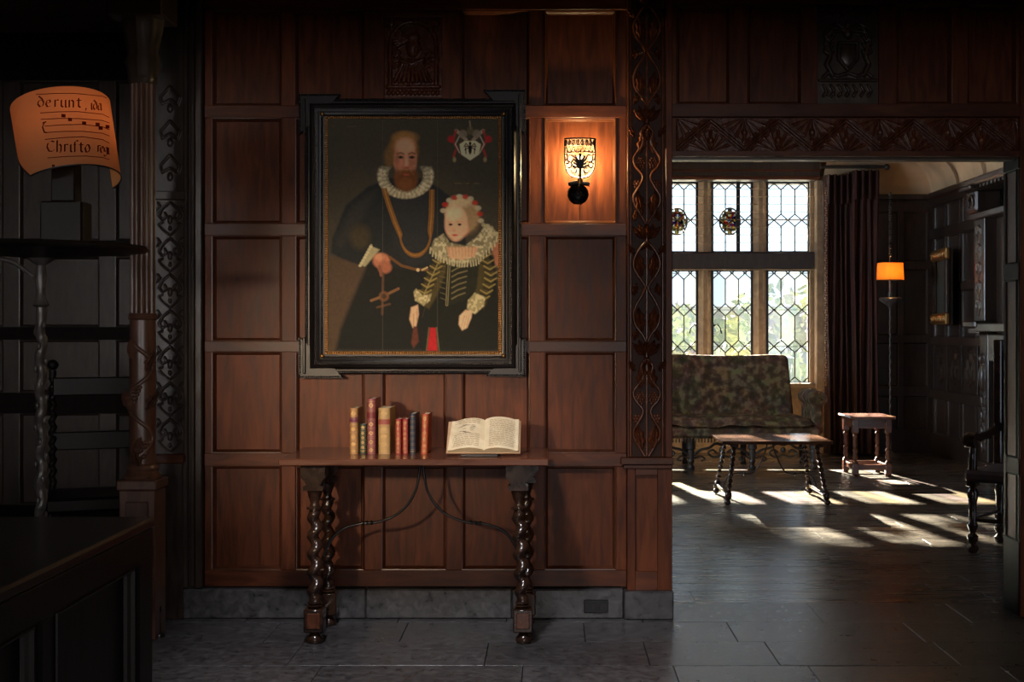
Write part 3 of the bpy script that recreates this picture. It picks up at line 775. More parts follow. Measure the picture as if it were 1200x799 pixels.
# ================================================================== OUTDOORS
gr = plain('garden_path', (.36,.36,.32), .9); lawn = plain('lawn_green', (.10,.16,.05), .9)
struct('ground', MB().box(-15, 22, 14.3, 60, -.4, -.3), gr)
hedgem = plain('hedge_leaves', (.24,.27,.20), .8, bs=8)
def bush(x, y, r, h, n, label):
    m = MB(); rr = random.Random(int(x*31+y*7))
    for i in range(n):
        a = rr.random()*2*PI; b = math.acos(2*rr.random()-1); q = rr.random()**.33
        p = Vector((x+r*q*math.sin(b)*math.cos(a), y+r*q*math.sin(b)*math.sin(a), h*(.5+.5*q*math.cos(b))-.3))
        d1 = Vector((rr.uniform(-1,1), rr.uniform(-1,1), rr.uniform(-1,1))).normalized()*.14; d2 = Vector((rr.uniform(-1,1), rr.uniform(-1,1), rr.uniform(-1,1))).normalized()*.09
        m.add([p-d1, p+d2, p+d1, p-d2], [(0,1,2,3)])
    m.tube([(x,y,-.32),(x,y,h*.5)], .08, 6)
    tag(part('garden_bush', m, hedgem), label, 'bush')
bush(4.6, 24, 1.7, 2.6, 700, 'green garden bush seen blurred through the lower right window light')
bush(2.7, 27, 1.6, 2.2, 600, 'green garden bush seen blurred through the middle lower window light')
bush(1.0, 23.5, 1.0, 1.3, 400, 'low garden bush seen through the lower window light beside the dark doorway edge')
def tree(x, y, z0, rx, ry, rz, n, sz, label, seed, tx=0):
    t = thing('garden_tree', label, 'tree', (x, y, -.32), 0, None); q_ = random.Random(seed)
    m = MB(); m.tube([(tx,0,0),(tx,.1,2.5),(tx*.6,.15,z0-.2),(0,0,z0+rz)], [.22,.18,.14,.05], 8)
    for k in range(6):
        a = k*1.05; m.tube([(0,.1,z0-.3+.1*k),(rx*.5*math.cos(a), ry*.5*math.sin(a), z0+.3+.15*k),(rx*.85*math.cos(a), ry*.85*math.sin(a), z0+.5+.2*k)], [.07,.045,.02], 5)
    part('trunk', m, blackoak, t)
    m = MB()
    for i in range(n):
        p = Vector((q_.uniform(-rx,rx), q_.uniform(-ry,ry), z0+.1+q_.random()*rz)); a = Vector((q_.uniform(-1,1), q_.uniform(-1,1), q_.uniform(-.6,.6))).normalized()*sz; b = Vector((q_.uniform(-1,1), q_.uniform(-1,1), q_.uniform(-1,1))).normalized()*sz*.6
        m.add([p-a, p+b, p+a, p-b], [(0,1,2,3)])
    part('foliage', m, hedgem, t, stuff=True)
tree(-2.6, 22.3, 6.15, 1.9, .9, 1.6, 3200, .13, 'leafy garden tree standing outside to the left of the lattice windows', 5)
tree(2.1, 20.0, 5.2, 2.3, .9, 1.7, 1100, .12, 'thin-leaved garden tree outside whose leaves overhang the leaded windows from the curtain side', 6, 2.7)
pv = MB(); tag(part('garden_wall', MB().box(-6, 14, 32, 32.5, -.32, 1.9), plain('pale_garden_stone', (.34,.33,.30), .9)), 'pale stone garden wall far outside the leaded windows', 'wall')
# ================================================================== FURNITURE & OBJECTS
ebonyf = grain('ebony_frame', (.007,.006,.007), (.016,.013,.014), (.30,.45), (2,2,2), 10, .05, var=0, spec=.4)
def twist(mb, p0, p1, r, amp, pitch, n=14, seg=60, ph=0):
    """barley-twist shaft between two points"""
    p0 = Vector(p0); p1 = Vector(p1); ax = (p1-p0); L_ = ax.length; ax.normalize()
    u = Vector((1,0,0)); u = (u-ax*ax.dot(u)).normalized(); v_ = ax.cross(u)
    vs = []; fs = []
    for j in range(seg+1):
        t = j/seg; c = p0+(p1-p0)*t; e = min(1, t*9, (1-t)*9)
        for i in range(n):
            a = 2*PI*i/n; rr = r+amp*e*math.cos(a-ph-2*PI*t*L_/pitch)
            vs.append(c+(u*math.cos(a)+v_*math.sin(a))*rr)
    for j in range(seg):
        for i in range(n): fs.append((j*n+i, j*n+(i+1)%n, (j+1)*n+(i+1)%n, (j+1)*n+i))
    fs.append(tuple(range(n))[::-1]); fs.append(tuple(seg*n+i for i in range(n)))
    mb.add(vs, fs)
def lathe_between(mb, p0, p1, prof, n=14):
    """prof: (t 0..1, r)"""
    p0 = Vector(p0); p1 = Vector(p1)
    mb.tube([p0+(p1-p0)*t for t, r in prof], [r for t, r in prof], n)

# ---------------------------------------------------------------- side table
XT0, XT1 = PX(326,5.39), PX(643,5.39); XM = (XT0+XT1)/2
tb = thing('side_table', 'long walnut side table with barley-twist legs and iron stretchers against the panelled wall', 'table', (XM, 5.68, 0))
hx = (XT1-XT0)/2
m = MB(); m.cbox(-hx, hx, -.29, .25, .772, .80, .004); part('tabletop', m, topwood, tb)
legm = MB()
# leg local: x=0,y=0 at foot
def table_leg(dx, dy, flip):
    """foot at origin, top offset by dx,dy"""
    def at(z): t = z/.772; return Vector((dx*t, dy*t, z))
    b = MB(); c = at(.10)
    b.cbox(c.x-.042, c.x+.042, c.y-.040, c.y+.040, .050, .150, .005)
    tw = MB(); twist(tw, at(.175), at(.575), .0255, .0095, .080, 16, 90)
    ft = MB(); ft.lathe([(.014,.050),(.018,.044),(.026,.034),(.034,.024),(.036,.012),(.030,.002),(.02,0)], 0, 0, 16)
    bal = MB(); lathe_between(bal, at(.572), at(.655), [(0,.034),(.08,.036),(.16,.022),(.35,.018),(.6,.026),(.8,.030),(.9,.034),(1,.030)], 16)
    ri = MB(); lathe_between(ri, at(.15), at(.178), [(0,.026),(.3,.034),(.5,.026),(.75,.032),(1,.026)], 16)
    cp = MB(); c = at(.70)
    f = -1 if flip else 1
    prof = [(-.044,.655),(.040,.655),(.044,.672),(.030,.680),(.040,.700),(.052,.712),(.052,.760),(.052,.772),(-.052,.772),(-.056,.712),(-.040,.700),(-.030,.680),(-.044,.672)]
    cp.prism([(c.x+f*x, z) for x, z in prof], c.y-.042, c.y+.042)
    return ft, b, ri, tw, bal, cp
for (lx, ly, dx, dy, fl) in ((-1.012-XM,-.18,-.006,.03,False),(-1.012-XM,.155,.0,-.03,False),(-.114-XM,-.18,-.028,.03,True),(-.114-XM+.005,.155,.0,-.03,True)):
    ft, b, ri, tw, bal, cp = table_leg(dx, dy, fl)
    lg = part('leg', tw, walnut, tb, 60, loc=(lx, ly, 0))
    for nm, mm in (('foot', ft), ('foot_block', b), ('ring', ri), ('baluster', bal), ('capital', cp)): part(nm, mm, walnut, lg, 40)
    fld = MB(); 
    if ly < 0: 
        c = dx*.13; fld.cbox(c-.028, c+.028, -.040+dy*.13-.006, -.036, .068, .135, .003); part('block_panel', fld, carve, lg)
        bp = MB(); bp.ball((0, -.036+dy, .725), .008, 8, 6); part('stud', bp, brass, lg, 60)
for s_ in (-1, 1):
    xl = (-1.012-XM) if s_ < 0 else (-.114-XM)
    m = MB(); m.tube([(xl, -.14, .10), (xl, .12, .10)], .012, 8); part('stretcher_bar', m, walnut, tb, 60)
Y_ = 5.68; k_ = lambda px, py: (PX(px,Y_)-XM, 0, PZ(py,Y_))
pL = [k_(*p) for p in ((379,652),(384,640),(391,629),(400,621),(411,616),(425,613),(440,612),(454,608),(466,602),(476,593),(483,583),(488,572),(491,556),(492,546))]
pR = [(-p[0]+2*(PX(494,Y_)-XM), 0, p[2]) for p in pL]
pR = [(-(p[0]-(PX(494,Y_)-XM))+(PX(494,Y_)-XM), 0, p[2]) for p in pL]
def smooth_path(P, k=4):
    out = []; P = [Vector(p) for p in P]
    for i in range(len(P)-1):
        p0 = P[max(i-1,0)]; p1 = P[i]; p2 = P[i+1]; p3 = P[min(i+2,len(P)-1)]
        for j in range(k):
            t = j/k; out.append(.5*((2*p1)+(p2-p0)*t+(2*p0-5*p1+4*p2-p3)*t*t+(3*p1-p0-3*p2+p3)*t**3))
    return out+[P[-1]]
for P_ in (pL, pR):
    m = MB(); m.tube(smooth_path(P_), .0058, 8); o = part('iron_stretcher', m, iron, tb, 60)
    m = MB()
    for q in (5, 5.35, 5.7):
        a = Vector(P_[5]); b = Vector(P_[6]); c = a+(b-a)*((q-5)*1.0); m.ball(c, .0115, 10, 6, (.55,1,1))
    part('iron_knop', m, iron, o, 60)

# ---------------------------------------------------------------- books
def leather(name, col, gold=(.55,.38,.14), bands=6, gilt_amt=1):
    return plain(name, col, .42, 0, .5, .15, 60)
goldm = plain('gold_tooling', (.42,.27,.10), .42, .5, bs=120)
pagem = grain('page_block', (.42,.34,.22), (.60,.50,.34), (.7,.85), (60,60,1), 4, .1, var=.05)
def book(label, px0, px1, pytop, col, style, Y0=5.61, dep=.15, lean=0, lab=None, labz=None):
    wd = (px1-px0)/1500*Y0; h = (532-pytop)/1500*Y0
    xc = PX((px0+px1)/2, Y0)
    t = thing('book', label, 'book', (xc, Y0, .8005), 0, 'old leather books standing on the side table')
    t.rotation_euler = (0, lean, 0)
    lm = leather('leather_'+style, col)
    pm = leather('label_'+style, lab) if lab else None
    # spine: rounded, with raised bands
    sp = MB(); nz_ = 48; na = 10; vs = []; fs = []
    bz = [h*q for q in (.14,.30,.46,.62,.78)]
    if style in ('redA','redB','navy'): bz = [h*q for q in (.10,.24,.38,.52,.66,.80)]
    for j in range(nz_+1):
        z = h*j/nz_; bump_ = sum(.0022*math.exp(-((z-b_)/.0022)**2) for b_ in bz)
        for i in range(na+1):
            a = PI*i/na; vs.append((-(wd/2+bump_*.5)*math.cos(a), -(.011+bump_)*math.sin(a), z))
    for j in range(nz_):
        for i in range(na): fs.append((j*(na+1)+i, j*(na+1)+i+1, (j+1)*(na+1)+i+1, (j+1)*(na+1)+i))
    fs.append(tuple(range(na+1))); fs.append(tuple(nz_*(na+1)+i for i in range(na+1))[::-1])
    sp.add(vs, fs); part('spine', sp, lm, t, 50)
    cv = MB(); cv.cbox(-wd/2, -wd/2+.003, 0, dep, 0, h, .0008); part('cover', cv, lm, t)
    cv = MB(); cv.cbox(wd/2-.003, wd/2, 0, dep, 0, h, .0008); part('cover', cv, lm, t)
    pg = MB(); pg.box(-wd/2+.003, wd/2-.003, 0.002, dep-.005, .003, h-.004); part('page_block', pg, pagem, t)
    def band(z, th, mat, nm, off=.0008, a0=.12):
        b = MB(); pts = [(-(wd/2+off)*math.cos(a), -(.0115+off)*math.sin(a)) for a in np.linspace(PI*a0, PI*(1-a0), 9)]
        b.add([(x, y_, z-th/2) for x, y_ in pts]+[(x, y_, z+th/2) for x, y_ in pts], [(i, i+1, 9+i+1, 9+i) for i in range(8)])
        return b
    if pm is not None: part('spine_label', band(h*labz, h*.11, pm, '', .0012, .02), pm, t, 60)
    gb = MB()
    zs = [0.02]+[b_/h for b_ in bz]+[.98]
    for b_ in bz:
        for d_ in (-.0035, .0035): 
            q = band(b_+d_, .0012, goldm, '', .0016, .04); gb.add(q.v, q.f)
    for z_ in (.012, h-.012): q = band(z_, .002, goldm, '', .0012, .04); gb.add(q.v, q.f)
    # tooled motifs between bands
    if style != 'navy':
        for i in range(len(zs)-1):
            zc = h*(zs[i]+zs[i+1])/2; hh = h*(zs[i+1]-zs[i])*.28
            if labz and abs(zc/h-labz) < .07: continue
            P = []
            for s_ in ((-.3,0),(0,1),(.3,0),(0,-1)): P.append((wd*s_[0]*1.0, -.0135, zc+hh*s_[1]))
            P2 = [(p[0]*.45, -.0135, zc+(p[2]-zc)*.45) for p in P]
            gb.add(P+P2, [(0,1,5,4),(1,2,6,5),(2,3,7,6),(3,0,4,7)])
    part('gold_tooling', gb, goldm, t, stuff=True)
    return t
book('tall slim tan leather book with a purple spine label, leftmost of the standing books', 410, 419.5, 478, (.34,.165,.06), 'tan', lab=(.13,.02,.05), labz=.75, dep=.16)
book('short dark green book, second from left between the tan and tall maroon books', 421.5, 429.5, 497.5, (.035,.05,.03), 'green', Y0=5.64, dep=.10)
book('tallest maroon book with gold diamonds on its spine', 430.5, 440, 467, (.22,.055,.06), 'maroon', lab=(.16,.02,.02), labz=.70, dep=.17)
book('thickest book, tan calf spine with red label and gilt ornament', 443.5, 457, 478, (.36,.22,.085), 'calf', lab=(.26,.05,.03), labz=.70, dep=.20)
book('small crimson gilt book next to the thick tan one', 463.5, 470.2, 491, (.30,.025,.03), 'redA', dep=.13)
book('small crimson gilt book beside the dark blue book', 471.8, 478.3, 491, (.30,.025,.03), 'redB', dep=.13)
book('dark navy blue book with thin gilt lines', 480.3, 487, 484.5, (.018,.026,.045), 'navy', dep=.17)
book('orange-red leather book, rightmost of the standing books', 493.5, 500.8, 485, (.40,.07,.03), 'orange', dep=.18, lean=math.radians(1.6), lab=(.28,.02,.02), labz=.62)

# open book
oy = 5.50
ob = thing('open_book', 'open antique book with yellowed printed pages tilted up at the table right end', 'book', (PX(567,oy), oy, .8005))
tilt = math.radians(40)
def OB(u, v, h):   # u across, v up the page, h out of page
    return (u, v*math.cos(tilt)-h*math.sin(tilt), .014+v*math.sin(tilt)+h*math.cos(tilt))
def leafcurve(s, wd):      # s 0..1 from gutter outward, returns (u,h)
    return (wd*s, .020*math.sin(PI*min(1, s*1.15))**.8*(1-.35*s)+.006)
paper = grain('old_paper', (.55,.45,.29), (.72,.62,.43), (.7,.85), (1,1,1), 14, .05, var=0)
ink = plain('brown_ink', (.17,.11,.06), .8); ink2 = plain('dark_ink', (.07,.05,.035), .8)
for s_, wd, vh, skew in ((-1,.155,.185,.010),(1,.148,.19,0)):
    m = MB(); n_ = 14; vs = []; fs = []
    for i in range(n_+1):
        u, h = leafcurve(i/n_, wd)
        for v in (0, vh*(1-.04*(s_ < 0)*i/n_)):
            vs.append(OB(s_*u+(0 if v == 0 else s_*-skew*i/n_*1.0), v, h+.012)); vs.append(OB(s_*u+(0 if v == 0 else s_*-skew*i/n_), v, 0.004))
    for i in range(n_):
        a = i*4; b = a+4
        fs += [(a,b,b+2,a+2),(a+1,a+3,b+3,b+1),(a,a+1,b+1,b),(a+2,b+2,b+3,a+3)]
    fs += [(0,2,3,1),(n_*4,n_*4+1,n_*4+3,n_*4+2)]
    m.add(vs, fs); pgo = part('page_block', m, paper, ob, 50, label='left page with a small engraving' if s_ < 0 else None)
    # printed lines
    ln = MB(); dk = MB()
    def strip(MBx, s0, s1, v, th):
        k = 6; vs = []
        for i in range(k+1):
            u, h = leafcurve(s0+(s1-s0)*i/k, wd)
            vs.append(OB(s_*u-s_*skew*(v/vh)*(s0+(s1-s0)*i/k), v, h+.0128)); vs.append(OB(s_*u-s_*skew*(v/vh)*(s0+(s1-s0)*i/k), v+th, h+.0128))
        MBx.add(vs, [(i*2, i*2+2, i*2+3, i*2+1) for i in range(k)])
    rr = random.Random(3+s_)
    for i in range(17):
        v = .016+i*.0098
        if s_ < 0 and .085 < v < .150: continue
        a = .14
        while a < .88:
            b = min(a+rr.uniform(.05,.16), .90); strip(ln, a, b, v, .0026); a = b+.022
    part('printed_lines', ln, ink, pgo, stuff=True)
    if s_ < 0:
        for i in range(26):
            v = .088+rr.random()*.055; a = rr.uniform(.22,.7); strip(dk, a, a+rr.uniform(.04,.16), v, .0022)
        part('engraving', dk, ink2, pgo, stuff=True)
m = MB(); m.add([OB(-.162,-.004,0),OB(.156,-.004,0),OB(.156,.195,0),OB(-.162,.19,0),OB(-.162,-.004,.004),OB(.156,-.004,.004),OB(.156,.195,.004),OB(-.162,.19,.004)],
    [(0,3,2,1),(4,5,6,7),(0,1,5,4),(1,2,6,5),(2,3,7,6),(3,0,4,7)]); part('cover', m, plain('vellum', (.36,.22,.12), .6), ob)
br = thing('book_rest', 'low dark wooden wedge propping up the open book', 'book rest', (PX(567,oy), oy, .8005))
m = MB(); m.prism([(0,0),(.12,0),(.13,.10)], -.07, .07)
m.v = [( -p[1] if False else p[1], p[0]+.012, p[2]) for p in m.v]; part('wedge', m, blackoak, br)
m = MB(); m.cbox(-.10,.06,-.010,.004,0,.010,.002); part('ledge', m, blackoak, br)

# ---------------------------------------------------------------- framed portrait
FY = 5.995; KF = 1500/5.95
fx = lambda p: (p-645)/KF; fz = lambda p: 1.35+(385-p)/KF
pcx = (fx(357)+fx(610))/2
pt = thing('framed_portrait', 'large painted portrait of a bearded man and a small child in a black rippled frame', 'painting', (0, 5.99, 0))
def mitred(name, rects, mat, sm=None):
    """rects: list of (x0,x1,z0,z1,depth)"""
    m = MB(); vs = []; fs = []
    for x0, x1, z0, z1, d in rects: vs += [(x0,-d,z0),(x1,-d,z0),(x1,-d,z1),(x0,-d,z1)]
    for j in range(len(rects)-1):
        for i in range(4): fs.append((j*4+i, j*4+(i+1)%4, (j+1)*4+(i+1)%4, (j+1)*4+i))
    m.add(vs, fs); return part(name, m, mat, pt, sm)
o = dict(x0=fx(357), x1=fx(611), z0=fz(438), z1=fz(115))
def R_(ins, d): return (o['x0']+ins, o['x1']-ins, o['z0']+ins, o['z1']-ins, d)
mitred('frame', [R_(0,0),R_(0,.030),R_(.004,.034),R_(.012,.034),R_(.014,.028),R_(.020,.028),R_(.026,.044),R_(.034,.050),R_(.042,.044),R_(.046,.034),R_(.054,.032),R_(.060,.026),R_(.072,.022),R_(.075,.026),R_(.080,.026),R_(.082,.018),R_(.092,.016),R_(.094,.010)], ebonyf, 35)
mitred('gilt_slip', [(fx(379.5),fx(587.5),fz(415.5),fz(134.5),.016),(fx(380),fx(587),fz(415),fz(135),.019),(fx(383),fx(584),fz(412),fz(138),.017),(fx(383.6),fx(583.4),fz(411.4),fz(138.6),.006)], gilt)
def ripple(name, segs, pitch, r, mat, d, wd):
    m = MB()
    for (a, b) in segs:
        L_ = math.dist(a, b); n_ = int(L_/pitch)
        for i in range(n_):
            t = (i+.5)/n_; x = a[0]+(b[0]-a[0])*t; z = a[1]+(b[1]-a[1])*t
            if abs(a[0]-b[0]) < 1e-6: m.add([(x-wd,-d,z-pitch*.42),(x+wd,-d,z-pitch*.42),(x-wd,-d-r,z),(x+wd,-d-r,z),(x-wd,-d,z+pitch*.42),(x+wd,-d,z+pitch*.42)], [(0,1,3,2),(2,3,5,4),(0,2,4),(1,5,3)])
            else: m.add([(x-pitch*.42,-d,z-wd),(x-pitch*.42,-d,z+wd),(x,-d-r,z-wd),(x,-d-r,z+wd),(x+pitch*.42,-d,z-wd),(x+pitch*.42,-d,z+wd)], [(0,1,3,2),(2,3,5,4),(0,2,4),(1,5,3)])
    return part(name, m, mat, pt, stuff=True)
def segs(ins):
    x0, x1, z0, z1 = o['x0']+ins, o['x1']-ins, o['z0']+ins, o['z1']-ins
    return [((x0,z0),(x0,z1)),((x1,z0),(x1,z1)),((x0,z1),(x1,z1)),((x0,z0),(x1,z0))]
ripple('rippled_bead', segs(.008), .0095, .004, ebonyf, .034, .004)
ripple('rippled_bead', segs(.0775), .0085, .004, ebonyf, .026, .003)
ripple('rippled_bead', segs(.050), .0085, .003, ebonyf, .033, .003)
xa, xb, za, zb = fx(381.5), fx(585.5), fz(413.5), fz(136.5)
ripple('gilt_bead', [((xa,za),(xa,zb)),((xb,za),(xb,zb)),((xa,zb),(xb,zb)),((xa,za),(xb,za))], .0105, .004, gilt, .018, .0055)
# eared corners
for (cx0, cx1, cz0, cz1, sx, sz, big) in ((350,398,110,157,-1,1,1),(616,567,105,157,1,1,1),(350,402,443,395,-1,-1,1),(616,570,441,395,1,-1,1)):
    x0, z0 = fx(cx0), fz(cz0); xw, zw = fx(cx1), fz(cz1); T_ = .060
    poly = [(x0,z0),(xw,z0),(xw-(-sx)*.0+sx*.028,z0-sz*.034),(x0-sx*.030,z0-sz*.034),(x0-sx*.034,zw+sz*.028),(x0,zw)]
    poly = [(x0,z0),(xw,z0),(xw+sx*.045,z0-sz*.052),(x0-sx*.052,z0-sz*.052),(x0-sx*.052,zw+sz*.045),(x0,zw)]
    m = MB(); m.prism(poly, -.042, 0); ear = part('corner_ear', m, ebonyf, pt)
    rp = MB()
    for (a, b, dr) in (((x0-sx*.006, z0),(x0-sx*.006, zw),'v'),((x0, z0-sz*.006),(xw, z0-sz*.006),'h')):
        L_ = math.dist(a, b); n_ = int(L_/.0095)
        for i in range(n_):
            t = (i+.5)/n_; x = a[0]+(b[0]-a[0])*t; z = a[1]+(b[1]-a[1])*t
            if dr == 'v': rp.add([(x-.004,-.042,z-.004),(x+.004,-.042,z-.004),(x-.004,-.047,z),(x+.004,-.047,z),(x-.004,-.042,z+.004),(x+.004,-.042,z+.004)], [(0,1,3,2),(2,3,5,4),(0,2,4),(1,5,3)])
            else: rp.add([(x-.004,-.042,z-.004),(x-.004,-.042,z+.004),(x,-.047,z-.004),(x,-.047,z+.004),(x+.004,-.042,z-.004),(x+.004,-.042,z+.004)], [(0,1,3,2),(2,3,5,4),(0,2,4),(1,5,3)])
    part('rippled_bead', rp, ebonyf, ear, stuff=True)
    m = MB(); m.cbox(min(x0-sx*.020,x0-sx*.034), max(x0-sx*.020,x0-sx*.034), -.052, -.042, min(z0-sz*.02,zw), max(z0-sz*.02,zw), .004); part('moulding', m, ebonyf, ear)
    m = MB(); m.ball((fx(377 if sx < 0 else 590), -.030, fz(133 if sz > 0 else 417)), .011, 10, 7); part('boss', m, brass, ear, 60)
# canvas painted by vertex colour
PXM = 2.0; x0p, x1p, y0p, y1p = 382.5, 584.5, 138, 412.5
nU = int((x1p-x0p)*PXM); nV = int((y1p-y0p)*PXM)
GX, GY = np.meshgrid(np.linspace(x0p, x1p, nU+1), np.linspace(y0p, y1p, nV+1))
I = np.zeros((nV+1, nU+1, 3)); 
def srgb(c): return np.array(lin(c))
def nz(sc, seed):
    r = np.random.RandomState(seed); g = r.rand(int(300/sc)+3, int(300/sc)+3)
    u = (GX-x0p)/sc; v = (GY-y0p)/sc; iu = u.astype(int); iv = v.astype(int); fu = u-iu; fv = v-iv
    fu = fu*fu*(3-2*fu); fv = fv*fv*(3-2*fv)
    return (g[iv,iu]*(1-fu)*(1-fv)+g[iv,iu+1]*fu*(1-fv)+g[iv+1,iu]*(1-fu)*fv+g[iv+1,iu+1]*fu*fv)
N1 = nz(26, 1); N2 = nz(7, 2); N3 = nz(2.4, 3)
def mixin(mask, col, a=1.0):
    global I
    c = np.array(lin(col)); k = (np.clip(mask, 0, 1)*a)[..., None]; I = I*(1-k)+c*k
def ell(cx, cy, rx, ry, soft=1.0, rot=0):
    c, s_ = math.cos(rot), math.sin(rot); dx = GX-cx; dy = GY-cy
    a = (dx*c+dy*s_)/rx; b = (-dx*s_+dy*c)/ry; r = np.sqrt(a*a+b*b)
    return np.clip((1-r)*min(rx, ry)/soft+.5, 0, 1)
def poly(P, soft=1.2):
    P = [np.array(p, float) for p in P]; ins = np.zeros(GX.shape, bool); D = np.full(GX.shape, 1e9)
    for a, b in zip(P, P[1:]+P[:1]):
        cond = ((a[1] > GY) != (b[1] > GY)); xx = (b[0]-a[0])*(GY-a[1])/((b[1]-a[1]) if b[1] != a[1] else 1e-9)+a[0]
        ins ^= cond & (GX < xx)
    D = segd(GX, GY, [tuple(p) for p in P+P[:1]])
    return np.clip(np.where(ins, D, -D)/soft+.5, 0, 1)
def stroke(P, wd, soft=.8): return np.clip((wd/2-segd(GX, GY, P))/soft+.5, 0, 1)
mixin(np.ones(GX.shape), (58,55,45)); mixin(N1, (70,61,47), .5); mixin(ell(475,170,60,70,60), (66,60,48), .6); mixin(N2, (44,44,38), .25)
mixin(poly([(384,300),(384,411),(400,411),(412,370),(430,325),(430,300)], 8), (74,57,43), .8)
# man: cloak, sleeve
mixin(poly([(455,208),(430,218),(404,240),(388,280),(387,296),(400,303),(428,313),(470,325),(520,330),(548,300),(540,240),(515,220),(495,208)], 3), (31,34,35))
mixin(poly([(440,222),(412,240),(392,284),(398,292),(420,262)], 9), (52,50,46), .5)
mixin(poly([(430,308),(452,312),(520,320),(560,411),(392,411),(398,385),(412,350)], 5), (24,26,24))
mixin(poly([(455,225),(500,225),(512,262),(505,305),(478,310),(462,290)], 8), (40,42,44), .6)
mixin(ell(421,277,12,14,8), (66,56,36), .7)
mixin(poly([(427,312),(444,292),(434,288),(420,310)], 2), (150,142,108)); mixin(stroke([(421,311),(434,287)], 3), (176,168,130), .6)
for i in range(8): mixin(ell(421+i*1.8, 311-i*3.2, 2, 1.5, 1), (185,176,140), .6)
mixin(ell(446,305,10,9,3), (165,105,78)); mixin(ell(450,313,8,7,3), (150,92,68)); mixin(ell(443,301,5,4,4), (195,138,105), .7)
mixin(stroke([(444,312),(446,322)], 4), (120,75,55))
# belt, hilt
mixin(stroke([(456,301),(470,311),(485,315),(500,316)], 3.2), (96,66,38)); mixin(ell(489,316,2,2,1), (190,170,130)); mixin(stroke([(494,316),(500,313)], 2), (170,150,110))
mixin(stroke([(448,320),(447,368)], 3), (88,60,40), .7); mixin(stroke([(434,352),(450,346),(466,338)], 3.2), (112,80,52))
mixin(ell(449,347,6,6,2), (104,70,46), .8); mixin(ell(449,347,3,3,1.5), (40,32,26), .8); mixin(stroke([(441,360),(456,356)], 2.6), (92,64,44), .7)
# hair / face / beard
mixin(ell(472,176,17.5,22,5), (128,88,46)); mixin(ell(455,183,6,12,4), (112,82,48), .9); mixin(ell(474,160,14,7,5), (152,110,60), .8)
mixin(ell(474,185,13.2,24,3), (178,122,92)); mixin(ell(474,170,11,9,6), (204,152,118), .8); mixin(ell(466,190,5,6,4), (190,118,92), .6)
mixin(ell(482,190,5,8,5), (158,100,76), .6); mixin(ell(475,189,2.6,9,2.5), (206,140,112), .7); mixin(ell(476,194,3.6,3,2), (186,108,86), .8)
for ex in (468.5, 482): 
    mixin(ell(ex,183,3.6,1.8,1.4), (62,44,34)); mixin(ell(ex,183,1.2,1.1,.8), (20,16,14)); mixin(stroke([(ex-4,179),(ex,177.6),(ex+4,179)], 1.4), (110,74,50), .8)
mixin(ell(475,208,14,16,4), (98,58,30)); mixin(ell(475,200.5,9,2.6,2), (120,74,42), .9); mixin(ell(475,203.6,4,1.3,1), (140,66,52)); mixin(ell(475,214,9,9,5), (116,72,38), .6)
# ruff
ring_ = np.hypot((GX-474.5)/33, (GY-205)/27)
rm_ = np.clip((1.0-ring_)*12+.5, 0, 1)*np.clip((ring_-.60)*9, 0, 1)*np.clip((GY-193)/6, 0, 1)
mixin(rm_, (146,136,108)); ang = np.arctan2(GY-205, GX-474.5)
mixin(rm_*(np.sin(ang*34) > .1), (180,170,140), .6); mixin(rm_*np.clip((.74-ring_)*12, 0, 1), (96,88,68), .6); mixin(rm_*(N3 > .6), (196,188,158), .4)
mixin(ell(475,211.5,12,12.5,4), (98,58,30)); mixin(ell(475,214,7,7,4), (118,72,40), .6); mixin(ell(475.5,200,8.5,2,2), (108,64,34), .9); mixin(poly([(463,180),(487,180),(486,196),(482,199),(475,197.5),(468,199),(464,196)], 3.5), (178,120,90), .75); mixin(ell(466,190,5,6,4), (190,112,88), .5); mixin(ell(482.5,190,4,7,4), (150,96,72), .6); mixin(ell(475,189,2.4,8,2.2), (208,146,116), .7); mixin(ell(475.5,195.5,3.4,2,1.5), (176,98,78), .8)
for ex in (468.5, 482): mixin(ell(ex,183.4,3.4,1.6,1.2), (70,50,40)); mixin(ell(ex,183.4,1.1,1.1,.7), (18,14,12)); mixin(stroke([(ex-4,180),(ex,178.4),(ex+4,180)], 1.3), (118,80,54), .8)
mixin(stroke([(467,203.5),(470.5,200.6),(475,199.8),(480,200.6),(484,203.5)], 2.2), (112,68,36)); mixin(ell(475.5,203.8,3.6,1.1,.9), (154,74,58))
mixin(ell(475.5,196,3,1.4,1.5), (120,66,48), .7); mixin(stroke([(473,184),(472.5,193)], 1.1), (140,86,62), .6); mixin(ell(464,188,2.6,12,4), (132,84,60), .6)
# chain
for dx in (-2.2, 0, 2.2):
    _t = np.linspace(0, 1, 15); mixin(stroke([(449+dx,220),(455+dx,240),(462+dx,260),(468+dx*.9,274)]+[(486-18*math.cos(q*PI)*(1-.12*abs(dx)/2.2*0)+(0), 274+25*math.sin(q*PI)+dx*.8*math.sin(q*PI)) for q in _t[1:-1]]+[(503.5-dx,270),(505-dx,250),(505.5-dx,222)], 1.9), (140,98,46) if dx == 0 else (112,76,36))
# man's other hand at right
mixin(ell(581,290,5,12,3), (150,98,74)); mixin(ell(583,305,4,7,2), (150,98,74))
